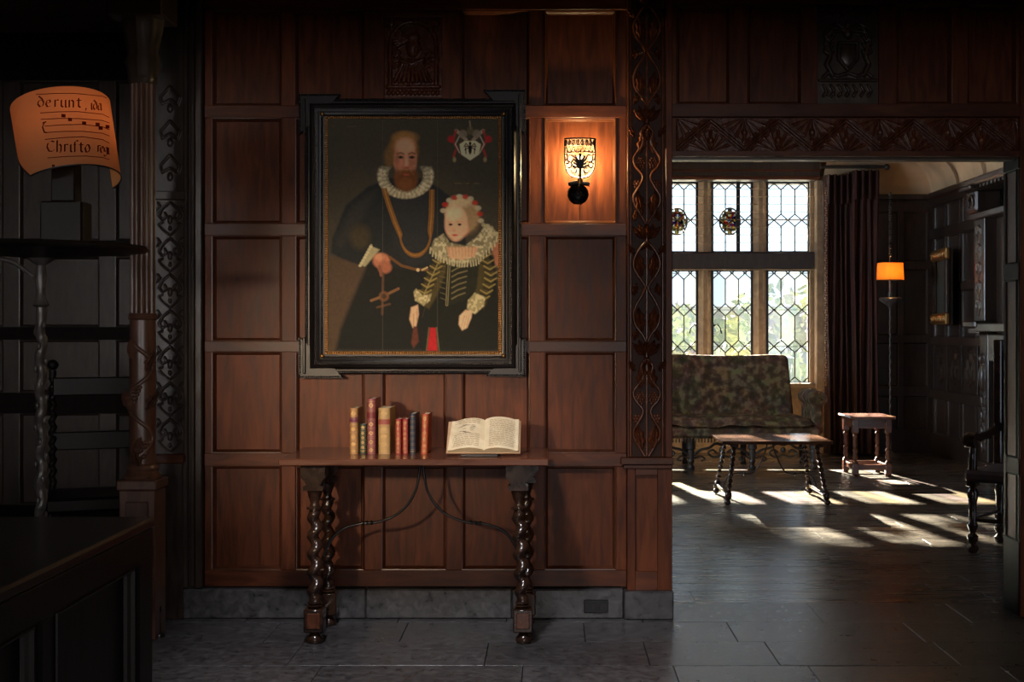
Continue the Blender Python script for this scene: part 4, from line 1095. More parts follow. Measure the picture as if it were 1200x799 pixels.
# child: dress
mixin(poly([(512,298),(500,330),(492,355),(500,372),(494,411),(584,411),(584,350),(578,300),(560,290),(525,290)], 3), (25,27,22))
mixin(poly([(514,296),(504,312),(492,342),(486,352),(502,362),(512,345),(522,318),(524,302)], 3), (66,58,32))
mixin(poly([(562,292),(572,300),(579,318),(577,340),(566,362),(552,354),(558,335),(560,312)], 3), (66,58,32))
for i in range(8):
    for (ax, ay, bx, by) in ((517,300,494,350),(568,300,566,350)):
        t = i/7; x = ax+(bx-ax)*t; y_ = ay+(by-ay)*t
        if ax == 568: x += 8*math.sin(PI*t)
        mixin(stroke([(x-7,y_-3),(x,y_+1),(x+7,y_-3)], 1.7), (140,124,72), .8); mixin(stroke([(x-7,y_+1),(x,y_+4),(x+7,y_+1)], 1.6), (24,26,20), .7)
mixin(stroke([(517,298),(494,350)], 1.6), (150,134,82), .6)
mixin(poly([(524,302),(562,302),(556,340),(542,352),(524,358),(521,330)], 3), (34,35,26))
for i in range(7):
    y_ = 308+i*6.5; mixin(stroke([(529,y_+3),(536,y_-1),(548-i*.6,y_-4)], 1.7), (112,104,72), .75); mixin(stroke([(513+i*.5,y_+2),(521,y_+4)], 1.3), (96,88,58), .6)
mixin(stroke([(526,305),(523,357)], 3.2), (130,122,88), .8); mixin(stroke([(526,305),(523,357)], 1.2), (40,40,30))
# collar lace
r_ = random.Random(4)
cl = poly([(504,292),(509,280),(519,274),(526,284),(545,288),(560,276),(570,262),(582,272),(584,282),(574,290),(562,302),(545,308),(526,306),(514,302)], 3)
mixin(cl, (138,130,98)); mixin(cl*(N3 > .52), (186,178,146), .7); mixin(cl*(N2 > .6), (90,84,60), .5)
for i in range(26):
    t = i/25; x = 504+t*78; y_ = 293+16*math.sin(PI*t)**.7-(t > .7)*(t-.7)*45; mixin(stroke([(x,y_-3),(x+r_.uniform(-1,1),y_+3)], 2), (172,164,130), .8)
for i in range(10): mixin(ell(566+i*1.9, 262+i*1.4+r_.uniform(-3,3), 2.4, 2.4, 1.5), (160,152,118), .7)
mixin(poly([(523,289),(560,289),(556,300),(540,304),(526,302)], 3), (196,150,116)); 
for i in range(9): mixin(stroke([(525+i*4,289),(527+i*3.6,300)], .9), (150,98,72), .55)
# child head
mixin(ell(541,251,20,22,3), (164,140,104)); mixin(ell(548,256,14,17,6), (130,104,72), .6); mixin(ell(538,236,12,7,5), (196,178,140), .6)
mixin(ell(534,261,13.5,20.5,3), (200,156,124)); mixin(ell(531,249,9,8,6), (218,182,148), .7); mixin(ell(543,268,5,7,5), (224,150,120), .7); mixin(ell(526,268,4,5,4), (228,150,122), .5)
for ex in (527.5, 538): mixin(ell(ex,262.5,2.4,1.4,1.1), (70,54,46)); mixin(ell(ex,262.5,1,1,.7), (22,18,18)); mixin(stroke([(ex-3,259.6),(ex+2,259)], .9), (170,122,92), .7)
mixin(ell(531.5,269,1.8,2.2,1.5), (206,134,110), .8); mixin(ell(532.5,275,3.4,1.2,1), (170,66,58)); mixin(ell(533,280,4,2,2), (208,150,124), .6)
for i, (x, y_) in enumerate(((519,246),(521,239),(526,234),(532,231),(538,229.5),(545,230),(551,232),(556,237),(560,243),(562,250),(563,258))):
    mixin(ell(x,y_,3.6,2.8,1.5), (156,44,34) if i % 2 else (168,156,128), .9)
# cuffs and hands
for (P) in ([(484,342),(486,352),(496,358),(503,352),(505,344),(494,346),(487,338)], [(548,352),(547,362),(556,368),(567,358),(568,348),(556,343)]):
    q = poly(P, 2); mixin(q, (150,140,100)); mixin(q*(N3 > .5), (188,178,140), .6)
mixin(poly([(481,360),(489,357),(490,368),(487,382),(483,384),(479,374)], 2), (196,158,124)); mixin(stroke([(484,368),(484,382)], .9), (120,84,62), .6); mixin(stroke([(488,362),(488,376)], .9), (130,92,66), .6)
mixin(poly([(545,363),(553,364),(552,372),(547,384),(541,387),(537,380),(538,370)], 2), (202,164,130))
for i in range(3): mixin(stroke([(544+i*2.6,370),(540+i*3,384)], .8), (130,92,66), .6)
mixin(poly([(484,382),(488,384),(490,400),(484,408),(481,402)], 2), (84,46,34)); 
mixin(poly([(503,384),(510,384),(512,411),(500,411)], 1.5), (158,30,34)); mixin(stroke([(502,384),(499,411)], 1.6), (96,90,60), .7); mixin(stroke([(511,384),(514,411)], 1.6), (96,90,60), .7)
mixin(stroke([(503,340),(494,372)], 1.2), (60,54,40), .5)
# coat of arms
for s_ in (-1, 1):
    mixin(stroke([(550+s_*4,163),(550+s_*12,155),(550+s_*16,152)], 4), (150,136,112), .9)
    mixin(stroke([(550+s_*16,152),(550+s_*20,163),(550+s_*15,172),(550+s_*19,182)], 3), (140,52,44), .9)
    mixin(stroke([(550+s_*12,158),(550+s_*17,168),(550+s_*12,178)], 1.5), (170,160,136), .8)
    mixin(ell(550+s_*22,162,4,4,2), (158,36,40), .9); mixin(ell(550+s_*18,186,2,3,1.5), (150,134,92), .8); mixin(ell(550+s_*8,156,5,5,2), (122,108,90), .8)
mixin(stroke([(550,141),(551,150)], 2), (130,118,88), .8)
mixin(ell(550.5,152,4,5,2), (96,86,60), .7)
mixin(poly([(538,168),(544,164),(557,164),(563,168),(561,180),(550.5,187),(540,180)], 1.4), (206,188,150))
mixin(ell(550.5,174,2,6,1), (24,22,20)); mixin(ell(550.5,167,1.5,2,.8), (24,22,20))
for s_ in (-1, 1):
    for k in range(3): mixin(stroke([(550.5,172),(550.5+s_*5,167+k*3.2),(550.5+s_*(7-k),171+k*4)], 1.1), (24,22,20))
mixin((np.abs(GY-214) < 1)*(GX > 526)*(GX < 562)*(N3 > .45), (96,80,52), .6)
mixin((np.abs(GY-147) < .9)*(GX > 388)*(GX < 424)*(N3 > .45), (84,74,54), .5)
# board joints & craquelure
for xj in (447.5, 512): mixin(stroke([(xj,139),(xj,411)], .7, .6), (90,86,74), .35)
I *= (.9+.2*N3+.08*N2-.04)[..., None]
cm = MB()
vs = [(fx(GX[j,i]), -.012, fz(GY[j,i])) for j in range(nV+1) for i in range(nU+1)]
me = bpy.data.meshes.new('canvas'); me.from_pydata(vs, [], [(j*(nU+1)+i, (j+1)*(nU+1)+i, (j+1)*(nU+1)+i+1, j*(nU+1)+i+1) for j in range(nV) for i in range(nU)])
me.materials.append(colattr('oil_paint', .55, .12)); setcol(me, np.clip(I*PAINT, 0, .9).reshape(-1, 3))
part('painted_panel', me, None, pt)

# ---------------------------------------------------------------- wall sconce
SX, SZ = PX(679), PZ(190)
sc = thing('wall_sconce', 'lit wall sconce with pierced shield shade and black round backplate', 'wall lamp', (SX, 5.97, PZ(229)))
zz = lambda y_: (229-y_)/250
ball = MB(); ball.ball((-.008, -.030, 0), .050, 20, 14, (1,.55,1)); part('backplate', ball, plain('black_iron_gloss', (.012,.012,.014), .18, .6), sc, 60)
m = MB(); m.tube([(-.05,-.035,.046),(-.02,-.045,.052),(.045,-.035,.046)], .010, 8); part('bracket', m, iron, sc, 60)
m = MB(); m.lathe([(.010,.045),(.013,.06),(.009,.07),(.012,.085)], 0, -.05, 12); part('candle_cup', m, brass, sc, 60)
m = MB(); m.ball((-.006,-.062,0), .014, 10, 8); m.tube([(-.006,-.055,.0),(-.006,-.075,.03),(0,-.05,.05)], .005, 6); part('finial', m, iron, sc, 60)
bm_ = plain('bulb', (1,.8,.5), .5); bn = bm_.node_tree.nodes['Principled BSDF']; bn.inputs['Emission Color'].default_value = (1,.62,.28,1); bn.inputs['Emission Strength'].default_value = 14
m = MB(); m.ball((0,-.062,.155), .016, 12, 10, (1,1,1.5)); part('bulb', m, bm_, sc, 60)
sl = lamp('sconce_light', 'POINT', (SX, 5.945, PZ(229)+.155), SCONCE, (1,.74,.35), shadow_soft_size=.012)
# pierced shield: curved sheet of bars
def SH(u, v):  # u -1..1, v 0..1 (top->bottom)
    a = u*1.0; return (.070*math.sin(a)/math.sin(1.0), -.085-.050*(math.cos(a)-math.cos(1.0)), zz(167)+(zz(213)-zz(167))*v)
def halfw(v): return 1.0 if v < .5 else math.sqrt(max(0, 1-((v-.5)/.5)**2.2))
m = MB()
edge = [SH(-halfw(v), v) for v in np.linspace(0, 1, 22)]; edge2 = [SH(halfw(v), v) for v in np.linspace(1, 0, 22)]
m.tube(edge+edge2[1:], .0032, 6); m.tube([SH(u, 0) for u in np.linspace(-1,1,14)], .0032, 6); m.tube([SH(u, .34) for u in np.linspace(-1,1,14)], .0026, 6)
shd = part('shield_rim', m, iron, sc, 60)
m = MB()
for k in range(8):
    u0 = -1+k*.25+.125
    m.tube([SH(u0-.11, .33), SH(u0, .20), SH(u0+.11, .33)], .0027, 5); m.tube([SH(u0+.08*math.cos(t), .11+.07*math.sin(t)) for t in np.linspace(0, 2*PI, 11)], .0027, 5)
    m.tube([SH(u0, .18), SH(u0, .02)], .0022, 5)
for s_ in (-1, 1):
    for (a, b, r1, r2) in ((.55,.50,.20,.09),(.62,.66,.15,.07),(.35,.80,.14,.06),(.85,.46,.10,.08),(.78,.58,.08,.05)):
        m.tube([SH(s_*(a+r1*math.cos(t)), b+r2*math.sin(t)) for t in np.linspace(0, 1.7*PI, 13)], .0030, 5)
    for k in range(4): m.tube([SH(0, .62+k*.04), SH(s_*(.28+.05*k), .44+k*.08)], .0055, 5)
    m.tube([SH(0,.9),SH(s_*.2,.84),SH(s_*.34,.92)], .002, 5)
m.tube([SH(0,.40),SH(0,.97)], .006, 6); m.ball(SH(0,.42), .008)
part('pierced_eagle_tracery', m, iron, sc, 60)
part('pull_cord', MB().tube([(.0,-.045,-.03),(.001,-.045,-.14)], .001, 4), brass, sc)
mica = bpy.data.materials.new('mica'); mica.use_nodes = True; N = mica.node_tree.nodes; L = mica.node_tree.links
tl = N.new('ShaderNodeBsdfTranslucent'); tl.inputs[0].default_value = (.85,.78,.65,1); tr = N.new('ShaderNodeBsdfTransparent'); mx = N.new('ShaderNodeMixShader'); mx.inputs[0].default_value = .07
L.new(tr.outputs[0], mx.inputs[1]); L.new(tl.outputs[0], mx.inputs[2]); L.new(mx.outputs[0], N['Material Output'].inputs[0])
m = MB(); m.grid(lambda a, b: tuple(np.array(SH((2*a-1)*.97*halfw(.02+.96*b), .02+.96*b))+np.array((0,.004,0))), 12, 14); part('mica_sheet', m, mica, sc, 60)

# ---------------------------------------------------------------- torchere with music-parchment shade
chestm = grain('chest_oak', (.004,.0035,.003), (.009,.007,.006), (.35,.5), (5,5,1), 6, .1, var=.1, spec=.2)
TY = 4.55; KT = 1500/TY
TX = PX(48, TY)
tc_ = thing('torchere', 'tall dark carved torchere with round tray top behind the black chest', 'stand', (TX, TY, 0))
zt = PZ(291, TY)
m = MB(); m.lathe([(.05,zt-.035),(.10,zt-.03),(.30,zt-.012),(.36,zt-.008),(.366,zt),(.36,zt+.010),(.34,zt+.006),(.0,zt+.004)], 0, 0, 48); part('tray', m, chestm, tc_, 50)
silv = grain('silvery_grey_wood', (.03,.027,.026), (.09,.082,.078), (.22,.40), (5,5,5), 8, .3, var=0)  # grey carries the torchere pole's silvery highlight in its colour
m = MB(); twist(m, (0,0,.30), (0,0,zt-.20), .017, .0055, .11, 12, 150); 
pole = part('pole', m, silv, tc_, 60)
m = MB()
for i in range(40):
    a = i*2.4; z = .35+i*.026; m.ball((.018*math.cos(a), .018*math.sin(a), z), .008, 6, 4, (1,1,1.9))
part('carved_leaves', m, silv, pole, 70, stuff=True)
m = MB(); m.lathe([(.017,zt-.21),(.030,zt-.20),(.018,zt-.18),(.015,zt-.15),(.022,zt-.10),(.016,zt-.06),(.03,zt-.05),(.05,zt-.035)], 0, 0, 14); part('neck', m, silv, tc_, 60)
m = MB()
for k in range(3):
    a = k*2*PI/3+.4; m.tube([(.02*math.cos(a),.02*math.sin(a),.34),(.12*math.cos(a),.12*math.sin(a),.26),(.20*math.cos(a),.20*math.sin(a),.10),(.28*math.cos(a),.28*math.sin(a),.02)], [.018,.02,.018,.02], 8)
part('tripod_foot', m, blackoak, tc_, 60)
m = MB(); m.tube(smooth_path([(-.02,-.02,zt-.10),(-.08,-.06,zt-.05),(-.14,-.10,zt-.045),(-.17,-.12,zt-.09),(-.13,-.10,zt-.12),(-.11,-.08,zt-.09)]), .008, 7); part('scroll_bracket', m, silv, tc_, 60)
m = MB(); m.box(.2,.2,0,0,0,0) if False else None
# table lamp on tray
lx_ = PX(77, TY)
lp = thing('parchment_lamp', 'table lamp with curved music-manuscript parchment shade standing on the round tray', 'lamp', (lx_, TY, zt+.010))
hz_ = lambda y_: PZ(y_, TY)-(zt+.010)
m = MB(); m.cbox(-.073,.076,-.05,.05,0,hz_(237),.006); part('base_block', m, chestm, lp)
m = MB(); m.cbox(-.040,.045,-.035,.035,hz_(237),hz_(192),.004); part('upper_block', m, chestm, lp)
m = MB(); m.lathe([(.016,hz_(192)),(.016,hz_(160)),(.02,hz_(158)),(.02,hz_(150))],0,0,12); part('lamp_holder', m, brass, lp, 60)
m = MB(); m.ball((0,0,hz_(140)), .028, 14, 10, (1,1,1.3)); 
bm2 = bm_.copy(); bm2.name = 'bulb_frosted'; bm2.node_tree.nodes['Principled BSDF'].inputs['Emission Strength'].default_value = 8
part('bulb', m, bm2, lp, 60)
lamp('parchment_lamp_light', 'POINT', (lx_+.02, TY, PZ(150,TY)), PARCH, (1,.84,.66), shadow_soft_size=.028)
def parchment(name, col, gl=.0):
    m = bpy.data.materials.new(name); m.use_nodes = True; N = m.node_tree.nodes; L = m.node_tree.links
    N.remove(N['Principled BSDF']); tl = N.new('ShaderNodeBsdfTranslucent'); df = N.new('ShaderNodeBsdfDiffuse'); mx = N.new('ShaderNodeMixShader'); mx.inputs[0].default_value = .45
    tc = N.new('ShaderNodeTexCoord'); n = N.new('ShaderNodeTexNoise'); n.inputs['Scale'].default_value = 14; n.inputs['Detail'].default_value = 5; L.new(tc.outputs['Object'], n.inputs['Vector'])
    r = N.new('ShaderNodeMix'); r.data_type = 'RGBA'; r.inputs['A'].default_value = (*[c*.72 for c in col], 1); r.inputs['B'].default_value = (*col, 1); L.new(n.outputs[0], r.inputs['Factor'])
    L.new(r.outputs['Result'], tl.inputs[0]); df.inputs[0].default_value = (col[0]*.6, col[1]*1.3, col[2]*2.2, 1)
    L.new(tl.outputs[0], mx.inputs[1]); L.new(df.outputs[0], mx.inputs[2]); L.new(mx.outputs[0], N['Material Output'].inputs[0]); return m
par = parchment('parchment', (.72,.19,.055)); pink = parchment('parchment_ink', (.22,.03,.012)); pink.node_tree.nodes['Diffuse BSDF'].inputs[0].default_value = (.05,.012,.006,1)
RR = .165; HH = .290
def end0(v): return -1.70+.62*v**1.3 if v > 0 else -1.70
ROT = Matrix.Rotation(math.radians(-12.7), 4, 'Y') @ Matrix.Rotation(math.radians(-11), 4, 'X')
SC = Vector((PX(78,TY)-lx_, 0, hz_(169)))
def SHD(th, v, off=0):   # th: 0 = towards camera, + = right ; v 0 top .. 1 bottom
    r = RR+off+.004*(1-v)
    p = Vector((r*math.sin(th), -r*math.cos(th), HH*(.5-v)))
    return tuple(ROT @ p + SC)
TH1 = 2.55
def corner(a, b):
    th0 = -1.72+1.16*b**1.15
    # rounded upper-left corner
    th = th0+(TH1-th0)*a
    v = b
    if a < .22:
        q = 1-a/.22; v = b+(1-b)*.22*q*q*q*(1)
    return th, v
m = MB(); m.grid(lambda a, b: SHD(*corner(a, b)), 72, 20); shade = part('lamp_shade', m, par, lp, 60)
rimm = MB()
rimm.tube([SHD(*corner(a, 1), .001) for a in np.linspace(0,1,60)], .0027, 5); rimm.tube([SHD(*corner(0, b), .001) for b in np.linspace(0,1,16)], .0022, 5)
part('shade_wire', rimm, iron, shade)
# writing on the shade: u measured in radians, vertical v
def pxmap(x, y_):   # crop pixel (5x) -> (th, v) on the shade by numeric inverse
    tx = PX(x/5, TY)-lx_; tz_ = hz_(80+y_/5)
    th, v = 0.0, .5
    for _ in range(12):
        p = SHD(th, v); Yr = TY+p[1]; k = TY/Yr   # perspective: compare at plane TY
        ex = (p[0]+lx_)*k-lx_-tx; ez = ((p[2]+zt+.010)-1.35)*k+1.35-(zt+.010)-tz_
        d = 1e-3
        p1 = SHD(th+d, v); k1 = TY/(TY+p1[1]); a11 = ((p1[0]+lx_)*k1-lx_-tx-ex)/d; a21 = (((p1[2]+zt+.010)-1.35)*k1+1.35-(zt+.010)-tz_-ez)/d
        p2 = SHD(th, v+d); k2 = TY/(TY+p2[1]); a12 = ((p2[0]+lx_)*k2-lx_-tx-ex)/d; a22 = (((p2[2]+zt+.010)-1.35)*k2+1.35-(zt+.010)-tz_-ez)/d
        D = a11*a22-a12*a21
        if abs(D) < 1e-9: break
        th -= max(-.3, min(.3, (ex*a22-ez*a12)/D)); v -= max(-.3, min(.3, (a11*ez-a21*ex)/D))
        th = max(-1.5, min(1.52, th))
    return th, v
wr_ = MB()
def pen(P, wx=7, wy=-4, lift=.0016):
    """broad nib stroke through crop-pixel points"""
    vs = []
    Q = []
    for a, b in zip(P[:-1], P[1:]):
        for t in np.linspace(0, 1, 5)[:-1]: Q.append((a[0]+(b[0]-a[0])*t, a[1]+(b[1]-a[1])*t))
    Q.append(P[-1])
    for x, y_ in Q:
        for s_ in (-.5, .5):
            th, v = pxmap(x+wx*s_, y_+wy*s_); vs.append(SHD(th, v, lift))
    wr_.add(vs, [(i*2, i*2+1, i*2+3, i*2+2) for i in range(len(Q)-1)])
GL = {  # glyphs on a unit x-height box, y up
 'd': [[(.55,.95),(.15,.85),(.05,.4),(.3,.02),(.6,.15),(.7,.6),(.5,1.1),(.15,1.45)]],
 'e': [[(.1,.5),(.55,.62),(.5,.95),(.2,.9),(.05,.45),(.25,.03),(.6,.15)]],
 'r': [[(.2,1),(.2,.05)],[(.2,.75),(.4,1),(.6,.92)]],
 'u': [[(.15,1),(.15,.2),(.35,.02),(.6,.2)],[(.62,1),(.62,.05),(.75,.0)]],
 'n': [[(.15,1),(.15,0)],[(.15,.75),(.4,1),(.6,.8),(.6,0)]],
 't': [[(.3,1.25),(.3,.2),(.5,.0),(.65,.1)],[(.05,.95),(.6,.95)]],
 'i': [[(.2,1),(.2,.15),(.35,0)]],
 'm': [[(.1,1),(.1,0)],[(.1,.8),(.3,1),(.42,.8),(.42,0)],[(.42,.8),(.62,1),(.74,.8),(.74,0)]],
 ',': [[(.2,.1),(.25,-.1),(.1,-.35)]],
 'C': [[(.95,1.25),(.6,1.4),(.2,1.1),(.1,.6),(.35,.08),(.75,.05),(.98,.3)]],
 'h': [[(.15,1.5),(.15,0)],[(.15,.75),(.45,1),(.62,.75),(.6,.1),(.5,-.1)]],
 's': [[(.2,0),(.2,1.3),(.4,1.5),(.6,1.4)],[(.05,.95),(.35,.95)]],
 'o': [[(.35,1),(.08,.6),(.2,.05),(.5,.05),(.65,.5),(.5,.95),(.3,1)]],
 'g': [[(.5,.95),(.15,.85),(.1,.45),(.35,.3),(.6,.5),(.55,.95)],[(.6,.9),(.6,-.1),(.3,-.4),(.05,-.2)]],
 'a': [[(.5,.8),(.15,.7),(.08,.2),(.3,.02),(.6,.2)],[(.3,1),(.55,.9),(.6,.1),(.72,0)]],
}
def write(word, x, y_, h, adv, dy=0, sx_=1.0):
    for ch in word:
        if ch != ' ':
            for stx in GL[ch]: pen([(x+p[0]*h*.85*sx_, y_-p[1]*h) for p in stx], h*.20, -h*.12)
        w_ = {'i':.42,'t':.62,'r':.62,'s':.55,',':.5,' ':.5,'C':1.0,'m':.85}.get(ch, .74)
        x += w_*h*adv; y_ += dy*w_*h
write('derunt', 220, 228, 44, 1.42, .02, 1.42); write(',', 496, 238, 34, 1); write('ida', 528, 244, 40, .9, .06)
write('Christo', 272, 490, 46, 1.22, .02, 1.25); write('regi', 566, 492, 40, .72, .16)
for (ya, yb, yc, xa_) in ((155,148,185,212),(263,255,290,236),(300,296,322,240),(340,330,362,262),(378,370,398,262),(418,402,440,264),(526,515,536,280)):
    pen([(xa_,ya),(xa_+110,(ya+yb)/2-3),(xa_+220,yb),(600,(yb+yc)/2-2),(640,yc)], 0, 4.5)
for x, y_ in ((372,278),(410,300),(492,322),(570,328),(588,350),(628,342)):
    pen([(x-12,y_),(x,y_+1),(x+12,y_+2)], 0, 20)
pen([(262,318),(250,345),(262,378)], 8, -3); pen([(250,322),(272,314)], 0, 8); pen([(258,375),(276,378)], 0, 8); pen([(312,565),(318,590)], 16, -3)
part('manuscript_writing', wr_, pink, shade, label='music staves and old lettering in brown ink')

# ---------------------------------------------------------------- dark chest (foreground left)
ch = thing('oak_chest', 'large nearly black oak chest filling the lower left corner of the room', 'chest', (-2.3, 3.3, 0))
cx1 = -1.262+2.3; cy1 = 4.09-3.3; hx_, y0_ = 1.55, -2.4
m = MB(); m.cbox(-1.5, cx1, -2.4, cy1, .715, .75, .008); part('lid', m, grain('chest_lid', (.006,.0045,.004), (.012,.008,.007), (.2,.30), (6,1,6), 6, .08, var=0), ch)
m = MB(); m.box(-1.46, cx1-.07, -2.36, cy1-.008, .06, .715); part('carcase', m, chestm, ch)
TCc = lambda u, d, z: (cx1-.006+d, u, z)
for k in range(4):
    u0 = -2.3+k*.76; panel_cell(TCc, u0, u0+.62, .16, .62, ch, chestm)
for z0, z1 in ((.06,.16),(.62,.712)): rail(TCc, -2.38, cy1-.006, z0, z1, ch, chestm, proud=-.001)
for k in range(5):
    u0 = -2.38+k*.76; stile(TCc, u0, min(u0+.14, cy1-.006)-.0, .16, .62, ch, chestm, proud=-.002)
for sx in (-1.42, cx1-.09):
    for sy in (-2.3, cy1-.09): part('foot', MB().cbox(sx-.04, sx+.05, sy-.04, sy+.05, 0, .06, .008), chestm, ch)
# small iron-capped leg seen at the chest's back corner
lgs = thing('iron_doorstop', 'small upright iron doorstop on the floor behind the black chest corner', 'doorstop', (PX(184,5.6), 5.62, 0))
m = MB(); m.lathe([(.03,0),(.028,.01),(.012,.02),(.010,.10),(.014,.115),(.013,.13),(.005,.14)],0,0,14); part('post', m, iron, lgs, 50)
m = MB(); m.tube([(0,0,.13),(0,-.03,.15),(0,-.04,.12)], .005, 6); part('hook', m, iron, lgs, 60)

# dim chair in alcove
ac = thing('alcove_chair', 'dim barley-twist chair standing in the dark recess behind the column', 'chair', (PX(112,6.9), 6.9, 0))
def chair(root, mat, w_=.44, d_=.40, sh=.45, bh=1.12, face=1):
    for sx in (-1, 1):
        m = MB(); twist(m, (sx*w_/2, -d_/2*face, .10), (sx*w_/2, -d_/2*face, sh-.06), .020, .008, .06, 10, 40); m.ball((sx*w_/2, -d_/2*face, .035), .035, 10, 6); m.cbox(sx*w_/2-.025, sx*w_/2+.025, -d_/2*face-.025, -d_/2*face+.025, .06, .12, .004); part('leg', m, mat, root, 50)
        m = MB(); m.cbox(sx*w_/2-.022, sx*w_/2+.022, d_/2*face-.022, d_/2*face+.022, 0, sh, .004); part('leg', m, mat, root)
        m = MB(); twist(m, (sx*w_/2, d_/2*face, sh), (sx*w_/2, (d_/2+.06)*face, bh), .018, .007, .06, 10, 60); part('back_post', m, mat, root, 50)
        m = MB(); m.ball((sx*w_/2, (d_/2+.06)*face, bh+.03), .03, 10, 7); part('finial', m, mat, root, 50)
    part('seat', MB().cbox(-w_/2-.03, w_/2+.03, -d_/2-.03, d_/2+.03, sh-.06, sh+.02, .015), mat, root)
    for z_ in (bh-.10, .72):
        m = MB(); m.cbox(-w_/2, w_/2, (d_/2+.03)*face-.012, (d_/2+.03)*face+.018, z_-.04, z_+.06, .006); part('back_rail', m, mat, root)
    for y_ in (-d_/2, d_/2): 
        m = MB(); twist(m, (-w_/2, y_, .16), (w_/2-.001, y_+.0001, .16), .014, .006, .05, 8, 40); part('stretcher', m, mat, root, 50)
chair(ac, chestm); ac.rotation_euler = (0,0,.35)

# ================================================================== FAR ROOM FURNITURE
# settee
tap = newmat('tapestry'); tapm, N, L, P = tap
tcn = N.new('ShaderNodeTexCoord'); vo = N.new('ShaderNodeTexVoronoi'); vo.inputs['Scale'].default_value = 9; L.new(tcn.outputs['Object'], vo.inputs['Vector'])
ns = N.new('ShaderNodeTexNoise'); ns.inputs['Scale'].default_value = 14; ns.inputs['Detail'].default_value = 8; L.new(tcn.outputs['Object'], ns.inputs['Vector'])
rp_ = N.new('ShaderNodeValToRGB'); cr = rp_.color_ramp; cr.elements[0].position = .35; cr.elements[0].color = (.05,.036,.020,1); cr.elements[1].position = .62; cr.elements[1].color = (.19,.14,.075,1)
e = cr.elements.new(.5); e.color = (.10,.06,.036,1); L.new(ns.outputs[0], rp_.inputs[0])
mx = N.new('ShaderNodeMix'); mx.data_type = 'RGBA'; mx.blend_type = 'MULTIPLY'; mx.inputs['Factor'].default_value = .3; L.new(rp_.outputs[0], mx.inputs['A']); L.new(vo.outputs['Color'], mx.inputs['B']); L.new(mx.outputs['Result'], P.inputs['Base Color'])
P.inputs['Roughness'].default_value = .9; bp = N.new('ShaderNodeBump'); bp.inputs['Strength'].default_value = .4; L.new(ns.outputs[0], bp.inputs['Height']); L.new(bp.outputs[0], P.inputs['Normal'])
P.inputs['Specular IOR Level'].default_value = .1
st = thing('tapestry_settee', 'dark tapestry-covered settee with carved stretcher under the leaded windows', 'sofa', (1.64, 12.62, 0))
sw = 1.0     # half width
m = MB(); m.cbox(-sw+.06, sw-.06, -.42, .26, .30, .42, .03); part('seat_frame', m, tapm, st)
m = MB(); n_ = 40
def cush(a, b):
    x = -sw+.12+(2*sw-.24)*a; yy = -.44+.60*b; e = min(1, a*12, (1-a)*12)*min(1, b*6, (1-b)*5+.35); return (x, yy, .42+.085*e**.5+.010*math.sin(x*9)+.008*math.sin(x*23+b*5))
m.grid(cush, n_, 14); base = [(-sw+.12,-.44,.42),(sw-.12,-.44,.42),(sw-.12,.16,.42),(-sw+.12,.16,.42)]; m.add(base, [(0,3,2,1)]); part('seat_cushion', m, tapm, st, 80)
m = MB(); bk = [(-.80,.40),(.80,.40),(.76,1.04),(.735,1.085),(.60,1.09),(.2,1.075),(-.3,1.09),(-.72,1.085),(-.77,1.04)]
vs = [(x, .16+(z-.4)*.18, z) for x, z in bk]+[(x, .27+(z-.4)*.18, z) for x, z in bk]; q = len(bk)
m.add(vs, [tuple(range(q)), tuple(range(2*q-1,q-1,-1))]+[(i,(i+1)%q,q+(i+1)%q,q+i) for i in range(q)]); bo = part('backrest', m, tapm, st)
bv = bo.modifiers.new('bevel', 'BEVEL'); bv.width = .03; bv.segments = 3
for s_ in (-1, 1):
    m = MB(); pts = []
    for t in np.linspace(0, 2*PI, 17)[:-1]: pts.append((s_*(sw-.08)+.085*math.cos(t), .68+.075*math.sin(t)))
    m.prism(pts, -.40, .20); arm = part('arm_roll', m, tapm, st, 50)
    part('arm_panel', MB().cbox(s_*(sw-.08)-.05, s_*(sw-.08)+.05, -.38, .2, .34, .64, .02), tapm, arm)
    part('arm_button', MB().ball((s_*(sw-.08), -.405, .68), .02), tapm, arm, 60)
for i in range(4):
    x = -sw+.12+i*(2*sw-.24)/3; m = MB(); m.lathe([(.03,0),(.036,.02),(.02,.05),(.034,.08),(.022,.11),(.036,.15),(.03,.19),(.045,.20),(.045,.30)], x, -.36, 12); part('leg', m, blackoak, st, 40)
    m = MB(); m.lathe([(.03,0),(.02,.05),(.03,.10),(.03,.30)], x, .20, 10); part('leg', m, blackoak, st, 40)
for i in range(3):
    xa_ = -sw+.12+i*(2*sw-.24)/3; wv = (2*sw-.24)/3; m = MB()
    for s_ in (-1, 1):
        c = xa_+wv/2
        m.tube(smooth_path([(c,-.37,.235),(c+s_*.06,-.37,.25),(c+s_*.12,-.37,.21),(c+s_*.20,-.37,.19),(c+s_*.27,-.37,.14)]), .014, 6)
        m.tube(smooth_path([(c,-.37,.14),(c+s_*.08,-.37,.12),(c+s_*.13,-.37,.16),(c+s_*.09,-.37,.19),(c+s_*.05,-.37,.165)]), .012, 6)
        m.tube(smooth_path([(c+s_*.27,-.37,.11),(c+s_*.20,-.37,.13),(c+s_*.16,-.37,.10),(c+s_*.20,-.37,.085)]), .010, 6)
    m.ball((xa_+wv/2,-.37,.19), .028, 8, 6); part('carved_stretcher', m, blackoak, st, 60)
m = MB(); 
for i in range(60): m.tube([(-sw+.1+i*(2*sw-.2)/59,-.425,.31),(-sw+.1+i*(2*sw-.2)/59,-.43,.265)], .008, 4)
part('fringe', m, tapm, st, stuff=True)

